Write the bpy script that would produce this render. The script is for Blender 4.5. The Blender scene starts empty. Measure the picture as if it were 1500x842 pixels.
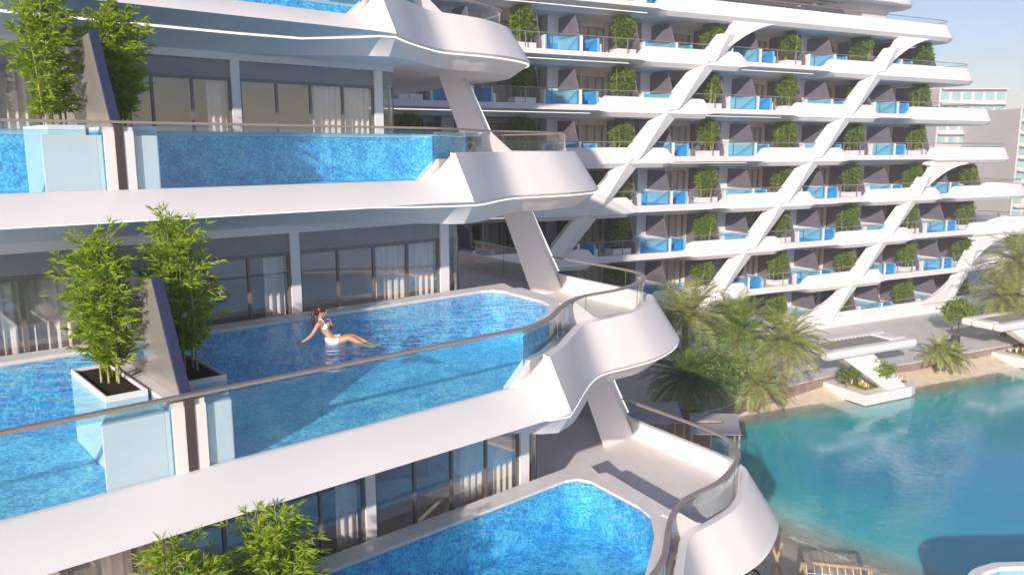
import bpy, bmesh, math, random
from mathutils import Vector, Matrix
R = math.radians
random.seed(7)
sc = bpy.context.scene
COL = sc.collection

# ------------------------------------------------------------------ materials
MATS = {}
def nm(name):
    m = bpy.data.materials.new(name); m.use_nodes = True
    nt = m.node_tree; nt.nodes.clear()
    out = nt.nodes.new('ShaderNodeOutputMaterial')
    MATS[name] = m
    return m, nt, out
def N(nt, t, **k):
    n = nt.nodes.new(t)
    for a, b in k.items():
        if a in n.inputs: n.inputs[a].default_value = b
        else: setattr(n, a, b)
    return n
def L(nt, a, b): nt.links.new(a, b)
def coord(nt, scale=(1,1,1), obj=True):
    tc = N(nt, 'ShaderNodeTexCoord'); mp = N(nt, 'ShaderNodeMapping')
    mp.inputs['Scale'].default_value = scale
    L(nt, tc.outputs['Object' if obj else 'Generated'], mp.inputs[0])
    return mp.outputs[0]
def worldpos(nt, scale=(1,1,1)):
    g = N(nt, 'ShaderNodeNewGeometry'); mp = N(nt, 'ShaderNodeMapping')
    mp.inputs['Scale'].default_value = scale
    L(nt, g.outputs['Position'], mp.inputs[0]); return mp.outputs[0]
def noise(nt, vec, scale, detail=3, rough=.5):
    n = N(nt, 'ShaderNodeTexNoise'); n.inputs['Scale'].default_value = scale
    n.inputs['Detail'].default_value = detail; n.inputs['Roughness'].default_value = rough
    L(nt, vec, n.inputs['Vector']); return n
def ramp(nt, fac, stops):
    r = N(nt, 'ShaderNodeValToRGB'); el = r.color_ramp.elements
    while len(el) < len(stops): el.new(.5)
    for e, (p, c) in zip(el, stops): e.position = p; e.color = (*c, 1)
    L(nt, fac, r.inputs[0]); return r.outputs[0]
def bump(nt, h, strength=.2, dist=.01):
    b = N(nt, 'ShaderNodeBump'); b.inputs['Strength'].default_value = strength; b.inputs['Distance'].default_value = dist
    L(nt, h, b.inputs['Height']); return b.outputs[0]
def pbr(name, col, rough=.5, var=.06, vscale=1.5, spec=.5, bmp=0, bscale=30, metal=0, col2=None, tv=0):
    m, nt, out = nm(name)
    p = N(nt, 'ShaderNodeBsdfPrincipled'); p.inputs['Roughness'].default_value = rough
    p.inputs['Metallic'].default_value = metal; p.inputs['Specular IOR Level'].default_value = spec
    v = worldpos(nt)
    n = noise(nt, v, vscale, 4, .55)
    c2 = col2 or tuple(min(1, c*(1+var)) for c in col); c1 = tuple(c*(1-var) for c in col) if not col2 else col
    L(nt, ramp(nt, n.outputs['Fac'], [(.3, c1), (.7, c2)]), p.inputs['Base Color'])
    if bmp:
        n2 = noise(nt, v, bscale, 5, .6); L(nt, bump(nt, n2.outputs['Fac'], bmp, .01), p.inputs['Normal'])
    L(nt, p.outputs[0], out.inputs[0]); return m
def glass(name, tint=(.9,.95,.95), f0=.05, rough=.02, gcol=(1,1,1), wavy=0, milk=0, milkcol=(.5,.8,.9)):
    m, nt, out = nm(name)
    t = N(nt, 'ShaderNodeBsdfTransparent'); t.inputs[0].default_value = (*tint, 1)
    g = N(nt, 'ShaderNodeBsdfGlossy'); g.inputs['Roughness'].default_value = rough; g.inputs[0].default_value = (*gcol, 1)
    lw = N(nt, 'ShaderNodeLayerWeight', Blend=.5)
    pw = N(nt, 'ShaderNodeMath', operation='POWER'); pw.inputs[1].default_value = 4.5
    L(nt, lw.outputs['Facing'], pw.inputs[0])
    ma = N(nt, 'ShaderNodeMath', operation='MULTIPLY_ADD'); ma.inputs[1].default_value = 1-f0; ma.inputs[2].default_value = f0
    L(nt, pw.outputs[0], ma.inputs[0])
    mx = N(nt, 'ShaderNodeMixShader'); L(nt, ma.outputs[0], mx.inputs[0]); L(nt, t.outputs[0], mx.inputs[1]); L(nt, g.outputs[0], mx.inputs[2])
    if milk:   # the water standing right behind the clear wall scatters some light
        d = N(nt, 'ShaderNodeBsdfDiffuse'); d.inputs[0].default_value = (*milkcol, 1)
        nn_ = noise(nt, worldpos(nt), 1.4, 5, .65)
        mr = N(nt, 'ShaderNodeMapRange'); L(nt, nn_.outputs['Fac'], mr.inputs[0]); mr.inputs[1].default_value = .3; mr.inputs[2].default_value = .7; mr.inputs[3].default_value = milk*.6; mr.inputs[4].default_value = milk*1.4
        mm = N(nt, 'ShaderNodeMixShader'); L(nt, mr.outputs[0], mm.inputs[0]); L(nt, t.outputs[0], mm.inputs[1]); L(nt, d.outputs[0], mm.inputs[2]); L(nt, mm.outputs[0], mx.inputs[1])
    if wavy:
        n = noise(nt, worldpos(nt, (1, 1, .5)), .8, 2)
        L(nt, bump(nt, n.outputs['Fac'], wavy, .05), g.inputs['Normal'])
    L(nt, mx.outputs[0], out.inputs[0]); return m

white   = pbr('white_render', (.80,.76,.745), .45, .02, .5, .4)
whitef  = pbr('white_facade', (.80,.77,.755), .5, .03, .25, .4)
floorm  = pbr('terrace_floor', (.74,.70,.675), .6, .05, 2, .3)
soff    = pbr('soffit_paint', (.86,.80,.775), .6, .03, .5, .3)
stone   = pbr('coping_stone', (.74,.70,.675), .5, .07, 3, .4, .1, 60)
grey    = pbr('blind_grey', (.30,.285,.29), .5, .05, 2)
frame_m = pbr('window_frame', (.20,.185,.18), .4, .05, 2, metal=.3)
rail_m  = pbr('handrail_bronze', (.36,.31,.28), .38, .06, 3, metal=.35)
post_m  = pbr('divider_bronze', (.065,.05,.048), .5, .08, 3)
finblue = pbr('fin_edge', (.03,.036,.085), .4, .1, 3)
curtain = pbr('curtain_cloth', (.86,.83,.80), .9, .03, 3, .1)
roomw   = pbr('room_wall', (.84,.80,.78), .8, .06, 1)
soil    = pbr('planter_soil', (.035,.028,.018), .95, .5, 18, .1, .8, 25)
sand    = pbr('sand', (.76,.62,.46), .95, .12, 1.2, .1, .5, 6)
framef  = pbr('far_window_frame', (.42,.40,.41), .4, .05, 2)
louv    = pbr('louvre_shade', (.22,.21,.21), .5, .05, 2)  # dark tone paints the shade between slats that are really white
wood    = pbr('wood', (.42,.30,.19), .7, .2, 8, .2, .3, 40)
woodd   = pbr('dark_wall', (.30,.22,.18), .8, .2, 2, .2)
canvas  = pbr('grey_canvas', (.33,.33,.36), .8, .08, 2, .2)
black   = pbr('black_rubber', (.02,.02,.02), .5)
culm_m  = pbr('bamboo_culm', (.30,.33,.07), .45, .2, 8, .4)
trunkm  = pbr('palm_trunk', (.30,.22,.15), .9, .35, 9, .1, 1.0, 22)
trunkw  = pbr('pale_trunk', (.55,.52,.46), .8, .2, 9, .2, .5, 22)
skin_m  = pbr('skin', (.52,.27,.17), .42, .05, 9, .45)
hair_m  = pbr('hair', (.055,.018,.010), .4, .2, 40)
bikini  = pbr('bikini_cloth', (.82,.78,.80), .7, .02, 9)
soilr   = pbr('red_soil', (.20,.09,.05), .95, .2, 6, .1)
flowerw = pbr('white_flowers', (.80,.78,.72), .7, .03, 9)
flowero = pbr('orange_flowers', (.75,.35,.05), .7, .1, 9)
pave    = pbr('paving', (.66,.63,.62), .6, .06, .6, .3, .1, 40)

def fin_glass():
    m, nt, out = nm('fin_panel')
    p = N(nt, 'ShaderNodeBsdfPrincipled'); p.inputs['Roughness'].default_value = .22
    p.inputs['Metallic'].default_value = .55
    n = noise(nt, worldpos(nt), 1.3, 3)
    L(nt, ramp(nt, n.outputs['Fac'], [(.3, (.46,.425,.40)), (.7, (.52,.485,.46))]), p.inputs['Base Color'])
    L(nt, p.outputs[0], out.inputs[0]); return m
finm = fin_glass()
findark = pbr('fin_dark', (.17,.15,.175), .45, .1, 1.5)

def emis(name, col, s):
    m, nt, out = nm(name)
    e = N(nt, 'ShaderNodeEmission'); e.inputs[0].default_value = (*col, 1); e.inputs[1].default_value = s
    L(nt, e.outputs[0], out.inputs[0]); return m
led = emis('led_strip', (1,.95,.86), .85)

def mosaic(name, c0, c1, c2, cell=.045):
    m, nt, out = nm(name)
    p = N(nt, 'ShaderNodeBsdfPrincipled'); p.inputs['Roughness'].default_value = .35
    v = worldpos(nt)
    sn = N(nt, 'ShaderNodeVectorMath', operation='SNAP'); sn.inputs[1].default_value = (cell,)*3
    L(nt, v, sn.inputs[0])
    w = N(nt, 'ShaderNodeTexWhiteNoise', noise_dimensions='3D'); L(nt, sn.outputs[0], w.inputs[0])
    n = noise(nt, worldpos(nt, (1,1,1)), 1.3, 6, .7); n.inputs['Distortion'].default_value = 1.4
    n2 = noise(nt, worldpos(nt, (1,1,1.4)), 7, 3, .6)
    a = N(nt, 'ShaderNodeMath', operation='MULTIPLY_ADD'); L(nt, w.outputs[0], a.inputs[0]); a.inputs[1].default_value = .32
    L(nt, n.outputs['Fac'], a.inputs[2])
    b = N(nt, 'ShaderNodeMath', operation='MULTIPLY_ADD'); L(nt, n2.outputs['Fac'], b.inputs[0]); b.inputs[1].default_value = .35
    L(nt, a.outputs[0], b.inputs[2])
    L(nt, ramp(nt, b.outputs[0], [(.55, c0), (.82, c1), (1.0, c2)]), p.inputs['Base Color'])
    L(nt, p.outputs[0], out.inputs[0]); return m
tile = mosaic('pool_mosaic', (.035,.22,.56), (.10,.52,.80), (.32,.80,.92))
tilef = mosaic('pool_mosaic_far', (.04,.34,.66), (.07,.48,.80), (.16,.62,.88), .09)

def water(name, tint, scale, strength, f0=.03, sc3=(1,1,1), rough=.03):
    m, nt, out = nm(name)
    t = N(nt, 'ShaderNodeBsdfTransparent'); t.inputs[0].default_value = (*tint, 1)
    g = N(nt, 'ShaderNodeBsdfGlossy'); g.inputs['Roughness'].default_value = rough
    v = worldpos(nt, sc3)
    n = noise(nt, v, scale, 4, .55); n.inputs['Distortion'].default_value = .6
    bn = bump(nt, n.outputs['Fac'], strength, .1)
    L(nt, bn, g.inputs['Normal'])
    lw = N(nt, 'ShaderNodeLayerWeight', Blend=.5); L(nt, bn, lw.inputs['Normal'])
    pw = N(nt, 'ShaderNodeMath', operation='POWER'); pw.inputs[1].default_value = 5
    L(nt, lw.outputs['Facing'], pw.inputs[0])
    ma = N(nt, 'ShaderNodeMath', operation='MULTIPLY_ADD'); ma.inputs[1].default_value = 1-f0; ma.inputs[2].default_value = f0
    L(nt, pw.outputs[0], ma.inputs[0])
    mx = N(nt, 'ShaderNodeMixShader'); L(nt, ma.outputs[0], mx.inputs[0]); L(nt, t.outputs[0], mx.inputs[1]); L(nt, g.outputs[0], mx.inputs[2])
    L(nt, mx.outputs[0], out.inputs[0]); return m
poolw = water('pool_water', (.62,.90,.99), 2.6, .55, .03, (1,1.6,1))
poolwf = water('pool_water_far', (.62,.90,.98), 2.0, .4)
acryl = glass('pool_acrylic', (.84,.96,1.0), .035, .01, milk=.09, milkcol=(.34,.68,.88))
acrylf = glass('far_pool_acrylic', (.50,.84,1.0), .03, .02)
railglass = glass('rail_glass', (.90,.94,.94), .05, .01)
farglass = glass('far_rail_glass', (.95,.97,.99), .04, .03)
pane_m = glass('window_pane', (.92,.91,.90), .24, .02, (1,.94,.91), wavy=.05)
panef = glass('far_window_pane', (.93,.92,.93), .12, .03)
teal = pbr('hazed_teal_glass', (.30,.47,.49), .12, .2, .4, .8)  # teal paled so the colour carries distance haze
bwall = pbr('pale_block', (.58,.56,.54), .7, .05, .1)
bwall2 = pbr('hazed_grey_block', (.60,.57,.57), .8, .1, .15)  # lightened wall colour, distance haze painted in

def leaf(name, c1, c2, trans=.35, scale=3):
    m, nt, out = nm(name)
    d = N(nt, 'ShaderNodeBsdfPrincipled'); d.inputs['Roughness'].default_value = .5; d.inputs['Specular IOR Level'].default_value = .35
    t = N(nt, 'ShaderNodeBsdfTranslucent')
    n = noise(nt, worldpos(nt), scale, 3, .7)
    rc = ramp(nt, n.outputs['Fac'], [(.33, c1), (.66, c2)])
    L(nt, rc, d.inputs['Base Color']); L(nt, rc, t.inputs[0])
    mx = N(nt, 'ShaderNodeMixShader'); mx.inputs[0].default_value = trans
    L(nt, d.outputs[0], mx.inputs[1]); L(nt, t.outputs[0], mx.inputs[2]); L(nt, mx.outputs[0], out.inputs[0]); return m
bleaf = leaf('bamboo_leaf', (.18,.31,.02), (.46,.56,.05), .42, 7)
fleaf = leaf('shrub_leaf', (.12,.22,.02), (.32,.42,.05), .35, 5)
pleaf = leaf('palm_leaf', (.24,.31,.06), (.50,.52,.18), .35, 2)
dleaf = leaf('dark_leaf', (.08,.15,.025), (.20,.28,.06), .3, 3)

def lagoon_mat():
    m, nt, out = nm('lagoon_water')
    at = N(nt, 'ShaderNodeAttribute', attribute_name='depth')
    v = worldpos(nt)
    n1 = noise(nt, worldpos(nt, (.6,1,1)), .16, 4, .6)
    ma = N(nt, 'ShaderNodeMath', operation='MULTIPLY_ADD'); ma.inputs[1].default_value = .34; ma.inputs[2].default_value = -.17
    L(nt, n1.outputs['Fac'], ma.inputs[0])
    gt = N(nt, 'ShaderNodeMath', operation='MULTIPLY'); L(nt, at.outputs['Fac'], gt.inputs[0]); L(nt, ma.outputs[0], gt.inputs[1])
    m3 = N(nt, 'ShaderNodeMath', operation='MULTIPLY_ADD'); m3.inputs[1].default_value = 3.0; L(nt, gt.outputs[0], m3.inputs[0]); L(nt, at.outputs['Fac'], m3.inputs[2])
    c = ramp(nt, m3.outputs[0], [(0, (.62,.56,.44)), (.05, (.36,.52,.42)), (.16, (.04,.50,.54)), (.45, (.008,.36,.55)), (1, (.005,.25,.54))])
    dif = N(nt, 'ShaderNodeBsdfDiffuse'); L(nt, c, dif.inputs[0])
    tr = N(nt, 'ShaderNodeBsdfTransparent'); tr.inputs[0].default_value = (.85,.95,.92,1)
    op = N(nt, 'ShaderNodeMapRange'); L(nt, at.outputs['Fac'], op.inputs[0]); op.inputs[1].default_value = 0; op.inputs[2].default_value = .12
    op.inputs[3].default_value = .25; op.inputs[4].default_value = 1
    mt = N(nt, 'ShaderNodeMixShader'); L(nt, op.outputs[0], mt.inputs[0]); L(nt, tr.outputs[0], mt.inputs[1]); L(nt, dif.outputs[0], mt.inputs[2])
    # foam at the water's edge
    n3 = noise(nt, v, 1.6, 4, .7)
    fo = N(nt, 'ShaderNodeMath', operation='MULTIPLY_ADD'); fo.inputs[1].default_value = -.022; L(nt, n3.outputs['Fac'], fo.inputs[0]); L(nt, at.outputs['Fac'], fo.inputs[2])
    fr = N(nt, 'ShaderNodeMapRange'); L(nt, fo.outputs[0], fr.inputs[0]); fr.inputs[1].default_value = -.004; fr.inputs[2].default_value = .006; fr.inputs[3].default_value = 1; fr.inputs[4].default_value = 0
    fd = N(nt, 'ShaderNodeBsdfDiffuse'); fd.inputs[0].default_value = (.8,.8,.8,1)
    mf = N(nt, 'ShaderNodeMixShader'); L(nt, fr.outputs[0], mf.inputs[0]); L(nt, mt.outputs[0], mf.inputs[1]); L(nt, fd.outputs[0], mf.inputs[2])
    nb = noise(nt, worldpos(nt, (1,1,1)), 1.9, 4, .6); nb.inputs['Distortion'].default_value = .8
    bn = bump(nt, nb.outputs['Fac'], .10, .1)
    g = N(nt, 'ShaderNodeBsdfGlossy'); g.inputs['Roughness'].default_value = .015; L(nt, bn, g.inputs['Normal'])
    lw = N(nt, 'ShaderNodeLayerWeight', Blend=.5); L(nt, bn, lw.inputs['Normal'])
    pw = N(nt, 'ShaderNodeMath', operation='POWER'); pw.inputs[1].default_value = 3.3; L(nt, lw.outputs['Facing'], pw.inputs[0])
    mb = N(nt, 'ShaderNodeMath', operation='MULTIPLY_ADD'); mb.inputs[1].default_value = .95; mb.inputs[2].default_value = .045; L(nt, pw.outputs[0], mb.inputs[0])
    mx = N(nt, 'ShaderNodeMixShader'); L(nt, mb.outputs[0], mx.inputs[0]); L(nt, mf.outputs[0], mx.inputs[1]); L(nt, g.outputs[0], mx.inputs[2])
    L(nt, mx.outputs[0], out.inputs[0]); return m
lagoon = lagoon_mat()

# ------------------------------------------------------------------ mesh helpers
# everything on a building is given as (s, n, z): s along its front, n out of it; local mesh axes are x=s, y=-n
class MB:
    def __init__(self): self.v = []; self.f = []; self.mi = []; self.m = 0
    def add(self, vs, fs):
        o = len(self.v); self.v += [tuple(p) for p in vs]
        for f in fs: self.f.append(tuple(o+i for i in f)); self.mi.append(self.m)
    def box(self, a, b):
        x0,y0,z0 = a; x1,y1,z1 = b
        vs = [(x0,y0,z0),(x1,y0,z0),(x1,y1,z0),(x0,y1,z0),(x0,y0,z1),(x1,y0,z1),(x1,y1,z1),(x0,y1,z1)]
        self.add(vs, [(0,3,2,1),(4,5,6,7),(0,1,5,4),(1,2,6,5),(2,3,7,6),(3,0,4,7)])
    def bs(self, s0, s1, n0, n1, z0, z1): self.box((s0, -n1, z0), (s1, -n0, z1))
    def ngon(self, pts): self.add(pts, [tuple(range(len(pts)))])
    def prism(self, poly, z0, z1):     # poly [(x,y)]
        k = len(poly); vs = [(x,y,z0) for x,y in poly]+[(x,y,z1) for x,y in poly]
        fs = [tuple(reversed(range(k))), tuple(range(k, 2*k))]+[(i,(i+1)%k,k+(i+1)%k,k+i) for i in range(k)]
        self.add(vs, fs)
    def extr_sz(self, poly, n0, n1):   # poly in (s,z), extruded along n
        k = len(poly); vs = [(s,-n0,z) for s,z in poly]+[(s,-n1,z) for s,z in poly]
        self.add(vs, [tuple(range(k)), tuple(reversed(range(k, 2*k)))]+[(i,(i+1)%k,k+(i+1)%k,k+i) for i in range(k)])
    def extr_nz(self, poly, s0, s1):
        k = len(poly); vs = [(s0,-n,z) for n,z in poly]+[(s1,-n,z) for n,z in poly]
        self.add(vs, [tuple(range(k)), tuple(reversed(range(k, 2*k)))]+[(i,(i+1)%k,k+(i+1)%k,k+i) for i in range(k)])
    def strip(self, path, z0, z1):     # vertical sheet along path [(s,n)]
        k = len(path); vs = [(s,-n,z0) for s,n in path]+[(s,-n,z1) for s,n in path]
        self.add(vs, [(i,i+1,k+i+1,k+i) for i in range(k-1)])
    def loft(self, rows, close=False):
        k = len(rows[0]); o = []
        for r in rows: o += r
        fs = []
        for i in range(len(rows)-1):
            for j in range(k-1 if not close else k):
                j2 = (j+1) % k
                fs.append((i*k+j, i*k+j2, (i+1)*k+j2, (i+1)*k+j))
        if close: fs += [tuple(range(k)), tuple(reversed([(len(rows)-1)*k+j for j in range(k)]))]
        self.add(o, fs)
    def tube(self, pts, r, seg=8, r1=None, cap=True):
        pts = [Vector(p) for p in pts]; rows = []
        for i, p in enumerate(pts):
            d = (pts[min(i+1, len(pts)-1)] - pts[max(i-1, 0)]).normalized()
            u = d.cross(Vector((0,0,1)));
            if u.length < 1e-3: u = d.cross(Vector((1,0,0)))
            u.normalize(); w = u.cross(d)
            t = i/(len(pts)-1) if len(pts) > 1 else 0
            rr = r if r1 is None else r+(r1-r)*t
            rows.append([tuple(p+u*math.cos(a)*rr+w*math.sin(a)*rr) for a in [2*math.pi*j/seg for j in range(seg)]])
        self.loft(rows, close=cap)
    def build(self, name, mat, parent=None, smooth=False, recalc=True, bevel=0):
        me = bpy.data.meshes.new(name); me.from_pydata(self.v, [], self.f)
        mats = mat if isinstance(mat, (list, tuple)) else [mat]
        for m in mats: me.materials.append(m)
        if len(mats) > 1:
            for p, i in zip(me.polygons, self.mi): p.material_index = i
        if recalc:
            b = bmesh.new(); b.from_mesh(me)
            bmesh.ops.recalc_face_normals(b, faces=b.faces); b.to_mesh(me); b.free()
        if smooth:
            for p in me.polygons: p.use_smooth = True
            if smooth != True: me.set_sharp_from_angle(angle=R(smooth))
        o = bpy.data.objects.new(name, me); COL.objects.link(o)
        if parent: o.parent = parent
        if bevel:
            md = o.modifiers.new('bevel', 'BEVEL'); md.width = bevel; md.segments = 2; md.limit_method = 'ANGLE'; md.angle_limit = R(40)
        return o
def tag(o, label=None, cat=None, group=None, kind=None):
    if label: o['label'] = label
    if cat: o['category'] = cat
    if group: o['group'] = group
    if kind: o['kind'] = kind
    return o
def empty(name, loc=(0,0,0), rz=0, label=None, cat=None, group=None):
    o = bpy.data.objects.new(name, None); COL.objects.link(o); o.location = loc; o.rotation_euler = (0,0,rz)
    o.empty_display_size = .2
    return tag(o, label, cat, group)
def copy_tree(o, parent=None):
    c = o.copy(); COL.objects.link(c)
    if parent: c.parent = parent; c.matrix_parent_inverse = o.matrix_parent_inverse.copy()
    for ch in [x for x in o.children]: copy_tree(ch, c)
    return c
def catmull(pts, sub):
    out = []; n = len(pts); P = [Vector(p) for p in pts]
    for i in range(n-1):
        p0 = P[max(i-1,0)]; p1 = P[i]; p2 = P[i+1]; p3 = P[min(i+2,n-1)]
        for k in range(sub):
            t = k/sub
            out.append(.5*((2*p1)+(p2-p0)*t+(2*p0-5*p1+4*p2-p3)*t*t+(3*p1-p0-3*p2+p3)*t**3))
    out.append(P[-1]); return out

# ------------------------------------------------------------------ frames
A1 = R(48.6); RZ1 = math.pi/2-A1
U1 = Vector((math.sin(A1), math.cos(A1))); N1 = Vector((math.cos(A1), -math.sin(A1)))
AF = R(62.6); RZF = math.pi/2-AF
def lvl(i):  # near wing level: offsets (s0, n0, z0) of the rail line
    return (-.3*(i-2), -11.6+3.42*(i-2), -3.57-4*(i-2))
def near_world(i, s, n, z=0):
    s0, n0, z0 = lvl(i); v = U1*(s0+s)+N1*(n0+n); return (v.x, v.y, z0+z)

# ================================================================== NEAR WING
near = empty('terraced_building', (0,0,-18), RZ1, 'white terraced building in the foreground with curved balconies and glass fronted pools', 'building')
def lv_parent(o, i):
    s0, n0, z0 = lvl(i); o.parent = near; o.location = (s0, -n0, z0+18); return o

# --- balcony shell: stations of (inner rim, outer rim, bottom edge, strip, skirt)
ST = [ # c(s,n,z)  d(s,n,z)  e(s,n,z)  f(s,n,z)
 ((-16,.14,-1.16),(-16,.95,-1.62),(-16,-.68,-1.74),(-16,-1.5,-2.12)),
 (( 3,.14,-1.16),( 3,.95,-1.62),( 3,-.68,-1.74),( 3,-1.5,-2.12)),
 (( 7.5,.14,-1.16),( 7.5,.95,-1.62),( 7.5,-.68,-1.74),( 7.5,-1.5,-2.12)),
 (( 9.2,.14,-1.16),( 9.2,.95,-1.62),( 9.2,-.55,-1.73),( 9.2,-1.05,-2.12)),
 ((10.25,.14,-1.16),(10.2,.95,-1.62),(10.1,.35,-1.71),(10.3,.0,-2.14)),
 ((10.50,.24,-.98),(10.6,.96,-1.63),(10.55,.8,-1.69),(10.7,.38,-2.15)),
 ((10.86,.42,-.55),(11.0,.93,-1.64),(11.0,.89,-1.69),(11.0,.55,-2.15)),
]
CURV = [
 ((10.86,.42,-.55),(11.0,.93,-1.64),(11.0,.89,-1.69),(11.0,.55,-2.15)),
 ((11.7,.0,-.55),(11.75,.42,-1.66),(11.75,.38,-1.72),(11.7,.3,-2.15)),
 ((12.8,-.72,-.55),(12.85,-.3,-1.66),(12.85,-.34,-1.72),(12.8,-.4,-2.15)),
 ((13.6,-1.17,-.55),(13.7,-.70,-1.66),(13.7,-.74,-1.72),(13.9,-1.12,-2.15)),
 ((14.6,-1.22,-.55),(14.7,-.70,-1.66),(14.7,-.74,-1.72),(14.7,-1.22,-2.15)),
 ((15.6,-1.34,-.55),(15.8,-.74,-1.66),(15.8,-.78,-1.72),(15.6,-1.2,-2.15)),
 ((16.8,-1.84,-.55),(16.95,-1.08,-1.66),(16.95,-1.12,-1.72),(16.6,-1.55,-2.15)),
 ((17.55,-2.3,-.55),(17.85,-1.60,-1.66),(17.84,-1.64,-1.72),(17.3,-1.95,-2.15)),
 ((17.92,-2.85,-.55),(18.45,-2.35,-1.66),(18.42,-2.4,-1.72),(17.8,-2.6,-2.15)),
 ((18.1,-3.6,-.55),(18.8,-3.4,-1.66),(18.76,-3.4,-1.72),(18.1,-3.5,-2.15)),
 ((18.28,-5,-.55),(19.0,-5,-1.66),(18.96,-5,-1.72),(18.3,-5,-2.15)),
 ((18.6,-7.2,-.55),(19.3,-7.2,-1.66),(19.26,-7.2,-1.72),(18.6,-7.2,-2.15)),
 ((19.2,-10,-.55),(19.9,-10,-1.66),(19.86,-10,-1.72),(19.2,-10,-2.15)),
 ((19.8,-14,-.55),(20.5,-14,-1.66),(20.46,-14,-1.72),(19.8,-14,-2.15)),
]
def resample(cols, sub):
    ch = [catmull([r[j] for r in cols], sub) for j in range(4)]
    return [tuple(ch[j][i] for j in range(4)) for i in range(len(ch[0]))]
stations = [tuple(Vector(p) for p in r) for r in ST[:-1]] + resample(CURV, 7)
def offs(path, d):  # offset a list of Vectors inward (to the left of travel)
    out = []
    for i, p in enumerate(path):
        a = path[max(i-1,0)]; b = path[min(i+1,len(path)-1)]
        t = Vector((b.x-a.x, b.y-a.y)).normalized(); nrm = Vector((-t.y, t.x))
        out.append(Vector((p.x-nrm.x*d, p.y-nrm.y*d, p.z)))
    return out
cpath = [r[0] for r in stations]
bpath = offs(cpath, .17)
# (n is outward, travel +s: inward = -n side)
def P(v): return (v[0], -v[1], v[2])
shell = MB(); rows = []
for i, r in enumerate(stations):
    c, d, e, f = r; b = bpath[i]
    a = Vector((b.x, b.y, min(-1.1, b.z-.03)))
    mid = c.lerp(d, .93)
    rows.append([P(a), P(b), P(b.lerp(c,.15)+Vector((0,0,.008))), P(c), P(mid), P(d), P(e), P(f)])
shell.loft(rows)
ceil_p = [P(r[3]) for r in stations] + [(19.8,14,-2.15),(13.2,14,-2.15),(13.2,26,-2.15),(-16,26,-2.15)]
shell.ngon(ceil_p)
shell_me = shell.build('terrace_fascia', [white, soff], None, smooth=28)
for p_ in shell_me.data.polygons:
    zz = p_.center.z
    if zz < -1.70 : p_.material_index = 1
fl = MB(); fl.ngon([(b.x,-b.y,-1.10) for b in bpath if b.x > 10.3] + [(19.6,14,-1.10),(13.0,14,-1.10),(13.0,26,-1.10),(-16,26,-1.10),(-16,4.5,-1.10),(13.4,4.5,-1.10),(13.4,1.6,-1.10),(10.3,.02,-1.10)])
fl.add([(13.95,3.85,-.08),(13.45,1.9,-.08),(13.45,1.9,-1.1),(13.95,3.85,-1.1)],[(0,1,2,3)])
floor_o = fl.build('terrace_floor', floorm)
ls = MB(); rr = []
for r in stations:
    e, d = r[2], r[1]
    rr.append([P(e+Vector((0,0,-.005))), P(e+Vector((0,0,-.04))), P(e+Vector((0,-.05,-.045))), P(e+Vector((0,-.05,-.02)))])
ls.loft(rr); led_o = ls.build('light_strip', led)
lo = [shell_me, floor_o, led_o]

# --- railing path
RP = [(9.2,0),(10.0,0),(10.65,-.02),(11.6,-.36),(12.5,-.95),(13.15,-1.34),(13.85,-1.62),(14.4,-1.68),(15.3,-1.70),(16.35,-1.98),(17.15,-2.36),(17.75,-2.95),(18.02,-3.6),(18.22,-5),(18.45,-7.2),(18.95,-10),(19.4,-12.6)]
rp = [v for v in catmull([(a,b,0) for a,b in RP], 6)]
railpath = [Vector((-12,0,0)), Vector((-4,0,0)), Vector((3,0,0))] + rp
def rail_mesh(path, w=.06, h=.022, z=0):
    m = MB(); rows = []; o1 = offs(path, w); o2 = offs(path, -w)
    for a, b in zip(o1, o2):
        rows.append([(a.x,-a.y,z-h),(b.x,-b.y,z-h),(b.x,-b.y,z+h),(a.x,-a.y,z+h)])
    m.loft(rows, close=True); return m
hr = rail_mesh(railpath).build('handrail', rail_m, None, smooth=40)
gp = MB(); tp = [(v.x, v.y) for v in rp if v.x > 13.0 or v.y < -5]
for i in range(len(tp)-1):
    gp.add([(tp[i][0],-tp[i][1],-1.0),(tp[i+1][0],-tp[i+1][1],-1.0),(tp[i+1][0],-tp[i+1][1],-.02),(tp[i][0],-tp[i][1],-.02)],[(0,1,2,3)])
rg = gp.build('glass_panel', railglass)
lo += [hr]; rg.parent = hr
for q in (10, 26, 44, 62):
    if q < len(tp):
        jn = MB(); jn.box((tp[q][0]-.006, -tp[q][1]-.006, -1.0), (tp[q][0]+.006, -tp[q][1]+.006, -.02))
        jn.build('panel_joint', frame_m, hr)
# curbs at the pool end: rising base of the glass and the triangular upstand by the rail corner
cb = MB(); cp_ = [Vector((10.15,0,0)), Vector((10.71,-.03,0))] + [v for v in rp if 10.75 < v.x < 13.3 and v.y > -1.6]
rows = []; ci = offs(cp_, .16); co = offs(cp_, -.03)
for i, (a, b) in enumerate(zip(ci, co)):
    zt = -1.155 if i == 0 else -.69
    rows.append([(a.x,-a.y,-1.3),(b.x,-b.y,-1.3),(b.x,-b.y,zt),(a.x,-a.y,zt)])
cb.loft(rows, close=True)
cb.extr_sz([(13.15,-1.1),(14.32,-1.1),(14.32,-.56),(14.15,-.5),(13.5,-.055),(13.15,-.055)], -1.62, -1.42)
curb_o = cb.build('pool_curb', white)
lo.append(curb_o)
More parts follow.
